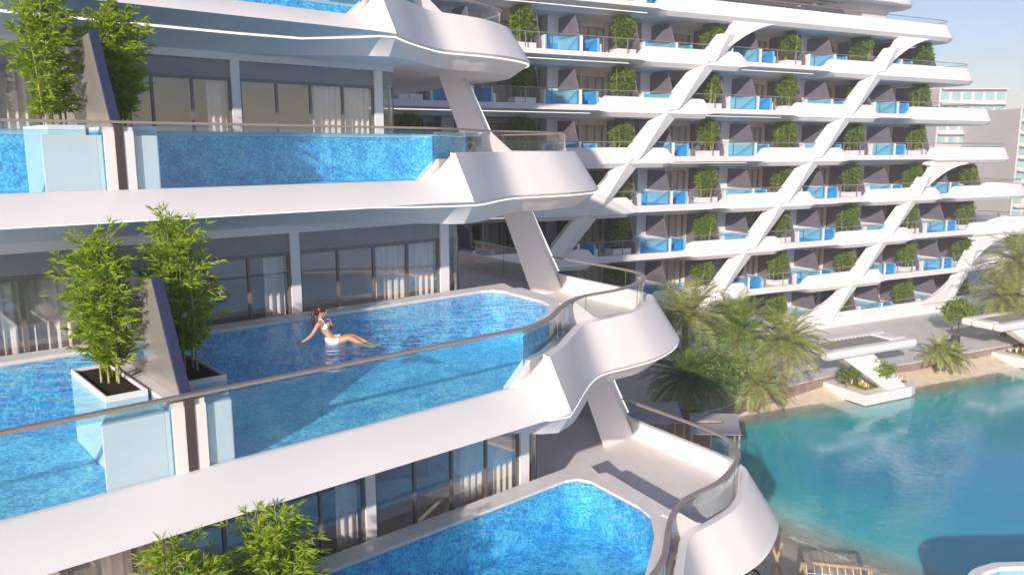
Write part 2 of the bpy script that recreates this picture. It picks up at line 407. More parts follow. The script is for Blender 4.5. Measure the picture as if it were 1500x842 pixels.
# coping: back strip, end deck and slim curb along the chamfer
PR = [(4.14,-.03),(10.55,-.03),(11.25,-.45),(12.3,-1.12),(12.95,-1.75),(13.12,-2.2),(13.32,-3.8),(13.2,-4.12),(12.9,-4.24),(4.14,-4.24)]
PL = [(-12,-.03),(3.66,-.03),(3.66,-4.24),(-12,-4.24)]
cpg = MB()
outer = [(4.14,-4.24),(12.9,-4.24),(13.2,-4.12),(13.32,-3.8),(13.12,-2.2),(12.95,-1.75),(12.3,-1.12),(11.25,-.45),(10.66,-.12)]
rim = [(10.72,-.10),(11.6,-.42),(12.5,-1.0),(13.12,-1.40),(13.50,-1.62),(13.55,-1.9),(13.98,-3.9),(13.78,-3.98),(14.1,-4.74),(4.14,-4.74)]
cpg.prism([(s,-n) for s,n in outer+rim], -.16, -.075)
cpg.bs(-12,4.14,-4.74,-4.24,-.16,-.075)
cpg.bs(3.66,4.14,-4.235,-.02,-.165,-.08)
cop_o = cpg.build('pool_coping', stone); lo.append(cop_o)
w_ = MB(); w_.prism([(s,-n) for s,n in rim[4:]+[(4.14,-4.6),(13.7,-4.5),(13.5,-3.9),(13.3,-2.0)]], -1.1, -.165)
dk = w_.build('pool_surround', white); lo.append(dk)
# front of the divider wall between two pools
dv = MB(); dv.bs(3.66,3.83,-4.3,.02,-1.3,-.155); dv.bs(3.97,4.14,-4.3,.02,-1.3,-.155); dv.bs(3.83,3.97,-4.3,-.03,-1.3,-.155)
lo.append(dv.build('divider_wall', white))
po = MB(); po.bs(3.832,3.968,-.028,.035,-1.155,-.03); lo.append(po.build('divider_post', post_m))
# privacy fin
fn = MB(); fn.extr_nz([(-4.98,-.07),(-.12,-.07),(-1.0,1.60),(-2.3,1.50),(-4.98,1.66)], 3.86, 3.93)
fin_o = fn.build('privacy_fin', finm)
fe = MB(); fe.loft([[(3.82,.03,-.03),(3.965,.03,-.03),(3.965,.12,-.03),(3.82,.12,-.03)],[(3.82,.93,1.615),(3.965,.93,1.615),(3.965,1.02,1.615),(3.82,1.02,1.615)]], close=True)
feo = fe.build('fin_edge', finblue); feo.parent = fin_o; lo.append(fin_o)
# window wall, all behind n = -5
ZF, ZH = -1.08, 1.70
bw = MB()
arc = [(12.42,-5.0)] + [(12.42+.62*math.sin(a), -5.62+.62*math.cos(a)) for a in [R(x) for x in (15,30,45,60,75,90)]] + [(13.04,-9.5)]
def band(path, z0, z1, t):
    v = [Vector((a,b,0)) for a,b in path]; o = offs(v, t); rows = []
    for a, b in zip(v, o): rows.append([(a.x,-a.y,z0),(b.x,-b.y,z0),(b.x,-b.y,z1),(a.x,-a.y,z1)])
    return rows
fullp = [(-12,-5.0),(4,-5.0)] + arc
bw.loft(band([(a, b+.06) for a,b in fullp[:2]]+[(a+.0, b+.06) for a,b in arc[:1]]+[(a+.06*math.sin(R(i*15)), b+.06*math.cos(R(i*15))) for i,(a,b) in enumerate(arc[1:],1)], ZH, 1.90, .25), close=True)
lo.append(bw.build('lintel', white))
bb = MB(); bb.loft(band(fullp, 1.28, 1.697, .12), close=True); lo.append(bb.build('blind_box', grey))
pl = MB(); pl.bs(8.0,8.225,-5.12,-4.93,ZF,1.70); lo.append(pl.build('pillar', white))
pl = MB(); pl.bs(12.13,12.40,-5.12,-4.93,ZF,1.70); lo.append(pl.build('pillar', white))
pl = MB(); pl.bs(-.3,-.05,-5.12,-4.93,ZF,1.70); lo.append(pl.build('pillar', white))
def window(s0, s1, k, cur):
    m = MB(); st = (s1-s0)/k
    for j in range(k+1):
        s = s0+st*j; m.bs(s-.03, s+.03, -5.07, -4.985, ZF, 1.28)
    m.bs(s0,s1,-5.06,-4.99,1.2,1.285); m.bs(s0,s1,-5.06,-4.99,ZF,ZF+.06)
    w = m.build('window', frame_m)
    p = MB(); p.strip([(s0,-5.02),(s1,-5.02)], ZF, 1.25); po_ = p.build('pane', pane_m, w)
    for c0, c1 in cur:
        c = MB(); path = []; q = int((c1-c0)/.02)
        for j in range(q+1):
            s = c0+(c1-c0)*j/q; path.append((s, -5.22+.05*math.sin(s*34)+.02*math.sin(s*71+1)))
        c.strip(path, ZF+.02, 1.27); c.build('curtain', curtain, w, smooth=True)
    return w
lo.append(window(4.25, 7.98, 4, [(7.45,7.95),(4.3,4.9)]))
lo.append(window(8.25, 12.11, 4, [(10.28,12.05)]))
lo.append(window(-.02, 3.7, 4, [(2.45,3.62)]))
lo.append(window(-5, -.32, 5, [(-1.8,-.4)]))
cw = MB(); cw.strip(arc, ZF, 1.28); cwo = MB()
for q in (0, 4, 6): s,n = arc[q]; cwo.box((s-.025,-n-.025,ZF),(s+.025,-n+.025,1.28))
cwo = cwo.build('corner_window', frame_m); cw.build('pane', glass('corner_pane', (.8,.83,.84), .12, .02), cwo, smooth=40)
cc = MB(); path = [(12.5+.004*j, -5.3-.008*j+.03*math.sin(j*.7)) for j in range(60)]; cc.strip(path, ZF+.02, 1.27); cc.build('curtain', curtain, cwo, smooth=True)
lo.append(cwo)
rm = MB(); rm.strip([(-12,-7.6),(13.0,-7.6)], ZF, 1.9); rm.strip([(3.9,-5.15),(3.9,-7.6)], ZF, 1.9); rm.strip([(8.1,-5.3),(8.1,-7.6)], ZF, 1.9) 
rm.bs(13.05,13.25,-16,-9.3,ZF,1.9)
lo.append(rm.build('room_wall', roomw))
rf = MB(); rf.ngon([(-12,5.06,-1.09),(13.0,5.5,-1.09),(13.0,9.4,-1.09),(-12,9.4,-1.09)]); lo.append(rf.build('room_floor', roomw))
# slanted column with its light strip
scn = MB()
T = [(15.70,-6.75),(16.62,-6.75),(17.36,-7.3),(16.5,-7.3)]; B_ = [(17.05,-6.75),(18.42,-6.75),(18.95,-7.25),(17.6,-7.25)]
scn.loft([[(s,-n,1.88) for s,n in T],[(s,-n,-1.09) for s,n in B_]], close=True)
sco = scn.build('slanted_column', white)
l2 = MB(); l2.tube([(17.37,7.31,1.80),(18.72,7.27,-.50)], .025, 6); l2.build('light_strip', led, sco)
lo.append(sco)
room_names = {'room_wall','room_floor','window','corner_window','pillar','blind_box','lintel','privacy_fin','divider_wall','divider_post','pool_coping','pool_surround','pool_curb','handrail','slanted_column'}
template = lo
def base(o): return o.name.split('.')[0]
first = True
for i in [2,1,3,0,-1,-2,-3,4]:
    for o in template:
        bn = base(o)
        if i in (-2,-3) and bn in room_names: continue
        if i == -3 and bn == 'light_strip': continue
        if i in (0,-1,4) and bn in ('room_wall','room_floor','window','corner_window','blind_box','lintel','slanted_column','privacy_fin') : continue
        c = o if i == 2 else copy_tree(o)
        lv_parent(c, i)
# solid core behind so that light does not leak in at the back of the wing
for i in range(-3,5):
    core = MB(); core.box((-16, 9.6, -2.1), (12.9, 24, 1.85)); lv_parent(core.build('rear_block', white), i)
led2 = [o for o in bpy.data.objects if base(o) == 'light_strip' and o.parent == near]

# --- pools of the near wing
def poly_pool(name, poly, glasspath, label, group, i, skipfront):
    root = empty(name, near_world(i, 0, 0), RZ1, label, 'swimming pool', group)
    b = MB(); b.ngon([(s,-n,-1.30) for s,n in poly])
    k = len(poly)
    for j in range(k):
        if j in skipfront: continue
        b.strip([poly[j], poly[(j+1)%k]], -1.30, -.17)
    b.build('basin', tile, root)
    w = MB(); w.ngon([(s,-n,-.135) for s,n in poly]); w.build('water', poolw, root)
    g = MB(); g.strip(glasspath, -1.155, -.02); go = g.build('glass_wall', acryl, root)
    s0, s1 = glasspath[0][0], 10.6
    s = s0+1.9
    while s < min(s1, glasspath[-1][0]):
        j_ = MB(); j_.bs(s-.006, s+.006, -.004, .006, -1.15, -.03); j_.build('glass_joint', railglass, go); s += 1.95
    return root
gpR = [(4.14,0.0)] + [(v.x, v.y) for v in rp if v.x < 13.2 and v.y > -1.45 and v.x > 9.9]
names = {0:('topmost','pool behind the glass at the top edge of the picture'),
         1:('upper','pool with dark blue water behind glass on the upper foreground terrace'),
         2:('woman','long blue pool behind glass in which the woman sits'),
         3:('lower','blue pool on the lowest foreground terrace, at the bottom edge of the picture')}
for i, (k, lab) in names.items():
    poly_pool('swimming_pool', PR, gpR, lab, 'pools on the foreground terraces', i, {0})
for i, lab in {1:'bright blue pool left of the dark fin on the upper foreground terrace', 2:'bright blue pool left of the dark fin, beside the left bamboo planter'}.items():
    poly_pool('swimming_pool', PL, [(-12,0),(3.66,0)], lab, 'pools on the foreground terraces', i, {0})

# --- planters
def planter(i, s0, s1, n0, n1, label):
    root = empty('planter_box', near_world(i, (s0+s1)/2, (n0+n1)/2, -1.29), RZ1, label, 'planter', 'white planters standing in the pools')
    a, b = (s1-s0)/2, (n1-n0)/2; t = .035
    q = MB(); lft = s0 < 3.9
    xl, xr = (-.58, a+.06) if lft else (-a-.05, .06)
    q.prism([(xl,-b-.78),(xr,-b-.78),(a+(.06 if lft else .0),-b-.004),(-a,-b-.004)], .002, 1.07); q.build('refraction_block', white, root, bevel=.02)  # added underwater block, flared to imitate the planter's refracted outline
    m = MB(); z1 = 1.25
    m.box((-a,-b,0),(a,-b+t,z1)); m.box((-a,b-t,0),(a,b,z1)); m.box((-a,-b+t,0),(-a+t,b-t,z1)); m.box((a-t,-b+t,0),(a,b-t,z1))
    m.build('box', white, root, bevel=.006)
    so = MB(); so.box((-a+t,-b+t,z1-.3),(a-t,b-t,z1-.05)); so.build('soil', soil, root)
    return root
lvn = {1:'upper foreground terrace', 2:'middle foreground terrace', 3:'lowest foreground terrace'}
for i in (1,2,3):
    planter(i, 3.0, 3.60, -2.85, -.85, 'white planter left of the dark fin on the %s' % lvn[i])
    planter(i, 4.20, 4.82, -2.95, -.85, 'white planter right of the dark fin on the %s' % lvn[i])

# --- bamboo
def leafblade(m, p, d, ln, w, rnd):
    d = d.normalized(); u = d.cross(Vector((0,0,1)))
    if u.length < .05: u = Vector((1,0,0))
    u.normalize(); up = u.cross(d); a = rnd.uniform(-1.2,1.2); u = u*math.cos(a)+up*math.sin(a)
    q = p + d*ln*.4 + Vector((0,0,.01)); e = p + d*ln + Vector((0,0,-ln*.18))
    m.add([p, q+u*w, e, q-u*w], [(0,1,2),(0,2,3)])
def bamboo(seed, h=2.5, nc=8, rad=.46, nb=50, ll=.18, lw=.0105):
    rnd = random.Random(seed); c = MB(); l = MB()
    for k in range(nc):
        bx = Vector((rnd.uniform(-.16,.16), rnd.uniform(-.34,.34), 0)); lean = Vector((rnd.uniform(-.07,.07), rnd.uniform(-.08,.08), 0))
        hh = h*rnd.uniform(.74,1.0); pts = [bx + lean*(t*t*1.3) + Vector((0,0,hh*t)) for t in [j/12 for j in range(13)]]
        c.tube(pts, .019, 6, .006)
        for j in range(1,12): c.tube([pts[j]-Vector((0,0,.006)), pts[j]+Vector((0,0,.006))], .023-.001*j, 6)
        for b in range(nb):
            t = .13+.87*(b+rnd.random())/nb
            j = min(11, int(t*12)); p = pts[j].lerp(pts[j+1], t*12-j) if j < 12 else pts[12]
            env = rad*(.35+.9*math.sin(math.pi*min(1,(t-.12)*.95))**.7) * rnd.uniform(.35,1.05)
            if t > .9: env *= .75
            az = rnd.uniform(0, 2*math.pi); el = rnd.uniform(.1,.8) + (.5 if t > .88 else 0)
            d = Vector((math.cos(az)*math.cos(el), math.sin(az)*math.cos(el), math.sin(el)))
            tip = p + d*env
            c.tube([p, p.lerp(tip,.6)+Vector((0,0,.01)), tip], .003, 3, .0015, cap=False)
            for q in range(5):
                bp = p.lerp(tip, .3+.7*q/4)
                for z in range(2 if q < 4 else 6):
                    dd = (d*.9 + Vector((rnd.gauss(0,.55), rnd.gauss(0,.55), rnd.gauss(.05,.4)))).normalized()
                    leafblade(l, bp, dd, ll*rnd.uniform(.6,1.15), lw*rnd.uniform(.8,1.2), rnd)
    return c, l
bam = []
for sd in (3, 11):
    c, l = bamboo(sd)
    r = empty('bamboo_plant'); c.build('stem', culm_m, r, smooth=True, recalc=False); l.build('foliage', bleaf, r, recalc=False); bam.append(r)
spots = [(2,3.30,-1.85,0,0,2.45),(2,4.5,-1.9,1,0,2.55),(1,3.30,-1.85,1,2.2,2.5),(1,4.5,-1.9,0,1.4,2.5),(3,3.38,-1.7,0,4,2.8),(3,4.68,-1.8,1,3.2,2.62)]
blab = ['bamboo with pale stems left of the dark fin on the terrace with the woman','bamboo right of the dark fin on the terrace with the woman',
 'bamboo cut by the top edge of the picture, left of the dark fin','bamboo cut by the top edge of the picture, right of the dark fin',
 'bamboo top rising from the lowest terrace, left of the two','bamboo top rising from the lowest terrace, right of the two']
used = set()
for (i,s,n,v,rz,h), lab in zip(spots, blab):
    o = bam[v] if v not in used else copy_tree(bam[v]); used.add(v)
    o.location = near_world(i, s, n, -.12); o.rotation_euler = (0,0,RZ1+rz); o.scale = (1,1,h/2.5)
    if i == 3: o.scale = (1.15,1.15,h/2.5)
    tag(o, lab, 'bamboo', 'bamboo in the planters of the foreground terraces')

# ================================================================== FAR WING
FO = Vector((.5, 61.0)); UF = Vector((math.sin(AF), math.cos(AF))); NF = Vector((math.cos(AF), -math.sin(AF)))
def far_world(s, n, z): v = FO + UF*s + NF*n; return (v.x, v.y, z)
farb = empty('terraced_building', far_world(0,0,-17.3), RZF, 'large white building across the lagoon with diagonal struts and stacked pool balconies', 'building')
ZB = 17.3
RAILZ = [12.45,8.45,4.45,.45,-3.55,-7.55,-11.55,-15.55]
TIP = [49.6,53.5,57.25,61.1,64.9,68.7,72.5,76.3]
posts = [5.4+9.16*k for k in range(-3, 8)]
# where the diagonals cross each floor line
def diag1(z): return 17.8-(7.0-z)*.945
def diag2(z): return 38.16-(6.63-z)*.955
def diag3(z): return 45.38-(-4.85-z)*.98
def diag4(z): return 54.53-(-13.18-z)*.75
def crosses(i):
    z = RAILZ[i]-1.35; r = []
    if 1 <= i <= 7: r.append(diag1(z))
    if 1 <= i <= 6: r.append(diag2(z))
    if 4 <= i <= 6: r.append(diag3(z))
    if i == 7: r.append(diag4(z))
    return [c for c in r if c > -18]
def thick(i, s):
    if i == 0: return 1.0 if s > 13 else max(0, 1-(13-s)/.8)
    t = 0
    if i >= 1 and s > TIP[i]-14: t = min(1, (s-TIP[i]+14)/.8)
    if i == 7: t = max(t, min(1, max(0,(s-28)/.8)))
    for c in crosses(i):
        a, b = c-6.4, c+3.4
        if a < s < b: t = max(t, 1.0)
        elif a-.9 < s <= a: t = max(t, (s-a+.9)/.9)
        elif b <= s < b+.9: t = max(t, 1-(s-b)/.9)
    return t
for i, rz in enumerate(RAILZ):
    tip = TIP[i]; ss = [-24.0]; s = -22
    marks = set([-24.0, -10.])
    x = -22
    while x < tip-2.4: marks.add(round(x,2)); x += .45
    ss = sorted(marks)
    path = [Vector((s,0,0)) for s in ss] + catmull([(tip-2.4,0,0),(tip-1.0,-.15,0),(tip-.25,-.75,0),(tip-.05,-1.8,0),(tip-.3,-3.2,0),(tip-1.8,-6.0,0),(tip-4,-9,0)], 5)
    def ring(d): return offs(path, d)
    rows = []
    lay = [ring(q) for q in (.25,.2,-.12,-.55,-.72,.95,1.5)]
    T = [thick(i, p.x) if p.y > -.01 else 1.0 for p in path]
    for k in range(len(path)):
        t = T[k]; t = t*t*(3-2*t)
        z0 = rz-1.17+.72*t; zb = rz-1.62-.10*t; zs = rz-1.74-.32*t; zc = rz-2.14
        A = lay[0][k]; B2 = lay[1][k]; C2 = path[k]; D2 = lay[3][k]; D3 = offs([path[max(k-1,0)],path[k],path[min(k+1,len(path)-1)]], .9-1.15*t)[1]
        F2 = offs([path[max(k-1,0)],path[k],path[min(k+1,len(path)-1)]], 1.5-.9*t)[1]
        rows.append([(A.x,-A.y,rz-1.3),(A.x,-A.y,z0),(C2.x,-C2.y,z0),(D2.x,-D2.y,zb),(D3.x,-D3.y,zs),(F2.x,-F2.y,zc)])
    m = MB(); m.loft(rows)
    m.ngon([r[-1] for r in rows] + [(tip-4.5,9.5,rz-2.14),(tip-6,22,rz-2.14),(-24,22,rz-2.14)])
    m.ngon([(r[0][0],r[0][1],rz-1.2) for r in rows] + [(tip-4.5,9.5,rz-1.2),(tip-6,22,rz-1.2),(-24,22,rz-1.2)])
    o = m.build('terrace_fascia', whitef, farb, smooth=35); o.location.z = ZB
    # light line under thin stretches on the left
    if i >= 0:
        rr = []
        def flush():
            if len(rr) > 3: l = MB(); l.loft(rr); l.build('light_strip', led, o, recalc=False)
        for k in range(len(path)):
            if path[k].x < 36 and T[k] < .5 and path[k].y > -.01:
                rr.append([(path[k].x, .88, rz-1.755),(path[k].x,.88,rz-1.80),(path[k].x,.94,rz-1.80),(path[k].x,.94,rz-1.755)])
            else:
                flush(); rr = []
        flush()
    # railing
    rl = MB(); q1 = offs(path, .1)
    pth = [v for v in q1 if v.x > -23 and v.y > -7]
    rl.tube([(v.x,-v.y,rz) for v in pth], .035, 6)
    s = -20
    while s < tip-2:
        if thick(i,s) < .5: rl.box((s-.03,.07,rz-1.17),(s+.03,.13,rz))
        s += 2.29
    ro = rl.build('railing', rail_m, farb); ro.location.z = ZB
    g = MB(); g.strip([(v.x,v.y) for v in pth], rz-1.17, rz-.02); g.build('glass_panel', farglass, ro)

# --- diagonal struts, one per run between two floors, with a ridge along the front
def strut(fs, z0, z1, w=1.08):
    m = MB(); rows = []; K = 10
    for k in range(K+1):
        t = k/K; z = z0+(z1-z0)*t; c = fs(z)
        ww = w
        rd = ww*(.4-.8*t)
        rows.append([(c-ww,.3,z),(c-ww*.96,-.2,z),(c+rd,-.55,z),(c+ww*.96,-.2,z),(c+ww,.3,z)])
    m.loft(rows, close=True); o = m.build('diagonal_strut', whitef, farb); o.location.z = ZB
def bez(a, b, c, k=8): 
    a,b,c = Vector(a),Vector(b),Vector(c)
    return [tuple(a*(1-t)**2+b*2*t*(1-t)+c*t*t) for t in [j/k for j in range(k+1)]]
def junction(fs, zt, up):
    sg = 1 if up else -1; m = MB()
    zb = zt-sg*2.2; c = fs(zb); e = fs(zt)+sg*.3; w = .95
    left = bez((c-sg*w,zb),(e-sg*1.25,zt-sg*.9),(e-sg*1.15,zt-sg*.25),8)+bez((e-sg*1.15,zt-sg*.25),(e-sg*1.2,zt),(e-sg*1.9,zt+sg*.05),4)[1:]
    right = bez((e+sg*4.6,zt+sg*.05),(e+sg*1.6,zt-sg*.1),(c+sg*w,zb),12)
    poly = left+[(e-sg*1.9,zt+sg*.4),(e+sg*4.6,zt+sg*.4)]+right
    m.extr_sz(poly, -.3, .34)
    o = m.build('strut_root', whitef, farb, smooth=30, bevel=.06); o.location.z = ZB
for fs, zt, zbm, ups in ((diag1,10.75,-17,1),(diag2,10.75,-17.2,1),(diag3,-1.55,-17.2,1),(diag4,-9.6,-17.2,1)):
    zs = [RAILZ[k]-1.35 for k in range(8)]
    zz = [z for z in zs if zbm <= z < zt-1]
    prev = zt-1.4
    for z in zz:
        strut(fs, z, prev) if prev-z > 1 else None
        prev = z
    junction(fs, zt-.25, True)
    if zbm < -16: junction(fs, -15.9, False)

# --- one bay of a floor, copied along and up
bay = []
fa = MB(); fa.extr_nz([(-3.4,-.15),(-.25,-.15),(-.25,-.05),(-1.0,1.62),(-3.4,1.66)], -.05, .05); fao = fa.build('privacy_fin', findark); bay.append(fao)
fb = MB(); fb.extr_nz([(-4.9,-1.16),(-.35,-1.16),(-.35,-.6),(-1.1,1.62),(-4.9,1.70)], 5.72, 5.82); bay.append(fb.build('privacy_fin', findark))
cm = MB(); cm.bs(-1.05,.16,-4.6,-3.35,-1.16,1.86); bay.append(cm.build('wall_pillar', whitef))
cm = MB(); cm.bs(2.9,3.06,-4.95,-4.7,-1.16,1.86); bay.append(cm.build('wall_pillar', whitef))
def fwin(s0, s1, k, cur):
    m = MB(); st = (s1-s0)/k
    for j in range(k+1): s = s0+st*j; m.bs(s-.05,s+.05,-5.06,-4.96,-1.16,1.45)
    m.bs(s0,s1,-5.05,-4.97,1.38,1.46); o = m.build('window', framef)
    p = MB(); p.strip([(s0,-5.01),(s1,-5.01)], -1.16, 1.4); p.build('pane', panef, o)
    for a, b in cur:
        c = MB(); q = int((b-a)/.06); c.strip([(a+(b-a)*j/q, -5.2+.05*(j%2)) for j in range(q+1)], -1.14, 1.4); c.build('curtain', curtain, o)
    return o
bay.append(fwin(.2, 2.9, 3, [(.3,2.2)])); bay.append(fwin(3.06, 5.45, 3, [(3.2,5.4)])); bay.append(fwin(5.85, 8.9, 3, [(5.9,7.3),(7.7,8.85)]))
cm = MB(); cm.bs(5.48,5.66,-5.0,-4.72,-1.16,1.86); bay.append(cm.build('wall_pillar', whitef))
ln = MB(); ln.bs(-.22,8.94,-5.1,-4.9,1.46,1.86); bay.append(ln.build('lintel', whitef))
rw = MB(); rw.strip([(-.22,-8.5),(8.94,-8.5)], -1.16, 1.86); rw.strip([(0,-5.0),(0,-8.5)],-1.16,1.86); bay.append(rw.build('room_wall', roomw))
sw = MB(); sw.bs(1.7,1.95,-3.4,-.15,-1.16,-.55); bay.append(sw.build('low_wall', whitef))
first = True
def bay_ok(i, p):
    if i == 0: return False
    return p+8.9 < TIP[i]-2 or p < TIP[i]-12
bays = [(i, p) for i in range(1, 8) for p in posts if bay_ok(i, p) and p < 60]
bays += [(8, p) for p in posts if p < 60]
Z8 = -19.35
for i, p in bays:
    rz = RAILZ[i] if i < 8 else Z8
    for o in bay:
        c = o if first else copy_tree(o)
        c.parent = farb; c.location = (p, 0, rz+ZB)
    first = False
# end walls with glass on the right tips, and a pale core
ec = MB(); ec.box((-24, 9, 0), (44, 20, 30)); ec.build('rear_block', whitef, farb)
for i in range(1, 8):
    e = MB(); x = [p for (j,p) in bays if j == i][-1]+9.0
    e.bs(x, x+.25, -8.5,-4.9,-1.16,1.86); eo = e.build('end_wall', whitef, farb); eo.location.z = RAILZ[i]+ZB

# roof canopy ring with louvres
rc = MB(); zc = 13.35
out_ = [(4,.6),(40,.6),(42.6,.2),(44,-.8),(44.3,-2.4),(43.5,-4),(40,-9.5),(4,-9.5)]
hole = [(21.5,-1.4),(36,-1.4),(33.5,-8.2),(21.5,-8.2)]
def quadring(o8, z0, z1):
    pass
rc.prism([(4,-.6),(21.5,-.6),(21.5,9.5),(4,9.5)], zc, zc+.75)
rc.prism([(21.5,-.6),(40,-.6),(36,1.4),(21.5,1.4)], zc, zc+.75)
rc.prism([(21.5,8.2),(33.5,8.2),(36,9.5),(21.5,9.5)], zc, zc+.75)
rc.prism([(36,1.4),(40,-.6)]+[(a,-b) for a,b in catmull([(40,.6,0),(42.6,.2,0),(44,-.8,0),(44.3,-2.4,0),(43.5,-4,0),(41,-7.5,0)],4)[1:] for a,b in [(a,b)]] if False else [(36,1.4),(40,-.6),(41.6,-.5),(42.8,-.1),(43.7,.7),(44.2,1.7),(44.2,2.7),(43.7,3.8),(42.5,5.6),(40,8.6),(39,9.5),(36,9.5),(33.5,8.2)], zc, zc+.75)
ro = rc.build('roof_canopy', whitef, farb, smooth=30, bevel=.1); ro.location.z = ZB
sl = MB(); s = 21.7
while s < 36: sl.box((s,1.42,zc+.25),(s+.07,8.15,zc+.5)); s += .55
for y in (2.6,3.9,5.2,6.5): sl.box((21.5,y,zc+.2),(35.5,y+.12,zc+.27))
so = sl.build('roof_louvre', frame_m, ro)
for s in (12, 39):
  lg = MB(); lg.loft([[(s-.5,1.5,11.2),(s+.5,1.5,11.2),(s+.5,2.6,11.2),(s-.5,2.6,11.2)],[(s-2.6,.8,zc+.1),(s+2.6,.8,zc+.1),(s+2.6,3,zc+.1),(s-2.6,3,zc+.1)]], close=True)
  lgo = lg.build('canopy_leg', whitef, farb); lgo.location.z = ZB

# pools, planter boxes and bamboo on the far floors
pp = empty('plunge_pool')
b = MB(); b.ngon([(-3.05,0.0,-1.14),(1.5,0.0,-1.14),(1.5,3.3,-1.14),(-3.05,3.3,-1.14)])
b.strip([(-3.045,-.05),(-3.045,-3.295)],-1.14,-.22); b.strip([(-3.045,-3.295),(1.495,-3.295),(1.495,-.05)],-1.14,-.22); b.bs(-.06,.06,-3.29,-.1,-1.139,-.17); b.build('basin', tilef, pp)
b = MB(); b.bs(-3.2,-3.05,-3.45,-.02,-1.16,-.14); b.bs(1.5,1.65,-3.45,-.02,-1.16,-.14); b.bs(-3.05,1.5,-3.45,-3.3,-1.16,-.14); b.bs(-.12,.12,-3.3,.04,-1.16,-.05); b.build('coping', whitef, pp)
b = MB(); b.ngon([(-3.05,.0,-.2),(1.5,.0,-.2),(1.5,3.3,-.2),(-3.05,3.3,-.2)]); b.build('water', poolwf, pp)
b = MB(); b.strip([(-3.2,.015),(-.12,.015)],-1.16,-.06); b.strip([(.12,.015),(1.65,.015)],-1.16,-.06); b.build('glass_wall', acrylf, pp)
pb = empty('planter_box')
b = MB(); b.bs(3.75,5.55,-1.75,-.55,-1.19,-.72); b.build('box', white, pb, bevel=.02)
b = MB(); b.bs(3.83,5.47,-1.67,-.63,-.76,-.70); b.build('soil', soil, pb)
def shrub(seed, h, n, rx, ry, ll, lw):
    rnd = random.Random(seed); l = MB(); c = MB()
    for k in range(7):
        x, y = rnd.uniform(-rx*.6,rx*.6), rnd.uniform(-ry*.6,ry*.6); hh = h*rnd.uniform(.75,.98)
        c.tube([(x,y,0),(x*1.2,y*1.2,hh*.5),(x*1.35,y*1.35,hh)], .03, 5, .012)
    for k in range(n):
        t = rnd.random()**.8; z = h*(.16+.84*t); e = (.55+.6*math.sin(math.pi*min(1,t*.95+.02)))
        a = rnd.uniform(0,2*math.pi); r = rnd.random()**.45
        lump = .78+.3*math.sin(a*3+z*3.1)*math.sin(z*5+a)
        p = Vector((math.cos(a)*r*rx*e*lump, math.sin(a)*r*ry*e*lump, z))
        d = Vector((math.cos(a)+rnd.gauss(0,.5), math.sin(a)+rnd.gauss(0,.5), rnd.gauss(.1,.6))).normalized()
        for q in range(3):
            leafblade(l, p, (d+Vector((rnd.gauss(0,.45),rnd.gauss(0,.45),rnd.gauss(0,.4)))).normalized(), ll*rnd.uniform(.7,1.2), lw, rnd)
    return c, l
fs_ = []
for sd in (21, 22, 23):
    c, l = shrub(sd, 2.85, 620, .78, .62, .34, .034)
    r = empty('bamboo_shrub'); c.build('stem', culm_m, r, recalc=False); l.build('foliage', fleaf, r, recalc=False); fs_.append(r)
order = {8:'ground',7:'second',6:'third',5:'fourth',4:'fifth',3:'sixth',2:'seventh',1:'eighth'}
ordn = ['leftmost','second from the left','third from the left','fourth from the left','fifth from the left','sixth from the left','seventh from the left','eighth from the left','ninth from the left']
cnt = {}; usedp = usedb = False; useds = set()
vis = [(i,p) for (i,p) in bays if p > -14]
for i, p in vis + [(0, 14.56), (0, 5.4)]:
    rz = RAILZ[i] if i < 8 else Z8
    cnt[i] = cnt.get(i, 0)+1; w = ordn[cnt[i]-1]
    fn_ = 'roof terrace' if i == 0 else '%s floor' % order[i]
    o = pp if not usedp else copy_tree(pp); usedp = True
    o.location = far_world(p, 0, rz); o.rotation_euler = (0,0,RZF)
    tag(o, 'balcony pool, %s on the %s across the lagoon' % (w, fn_), 'plunge pool', 'small pools on the far balconies')
    if i == 0: continue
    o = pb if not usedb else copy_tree(pb); usedb = True
    o.location = far_world(p, 0, rz); o.rotation_euler = (0,0,RZF)
    tag(o, 'white planter box, %s on the %s across the lagoon' % (w, fn_), 'planter', 'white planter boxes on the far balconies')
    v = (cnt[i]*2+i) % 3; o = fs_[v] if v not in useds else copy_tree(fs_[v]); useds.add(v)
    o.location = far_world(p+4.65, -1.15, rz-.72); o.rotation_euler = (0,0,(cnt[i]*1.7+i*2.3) % 6.28)
    k = .88+.07*((cnt[i]*3+i*5) % 4)/3; o.scale = (k*1.42, k*1.3, k*.98)
    tag(o, 'leafy bamboo shrub, %s on the %s across the lagoon' % (w, fn_), 'bamboo', 'bamboo shrubs on the far balconies')

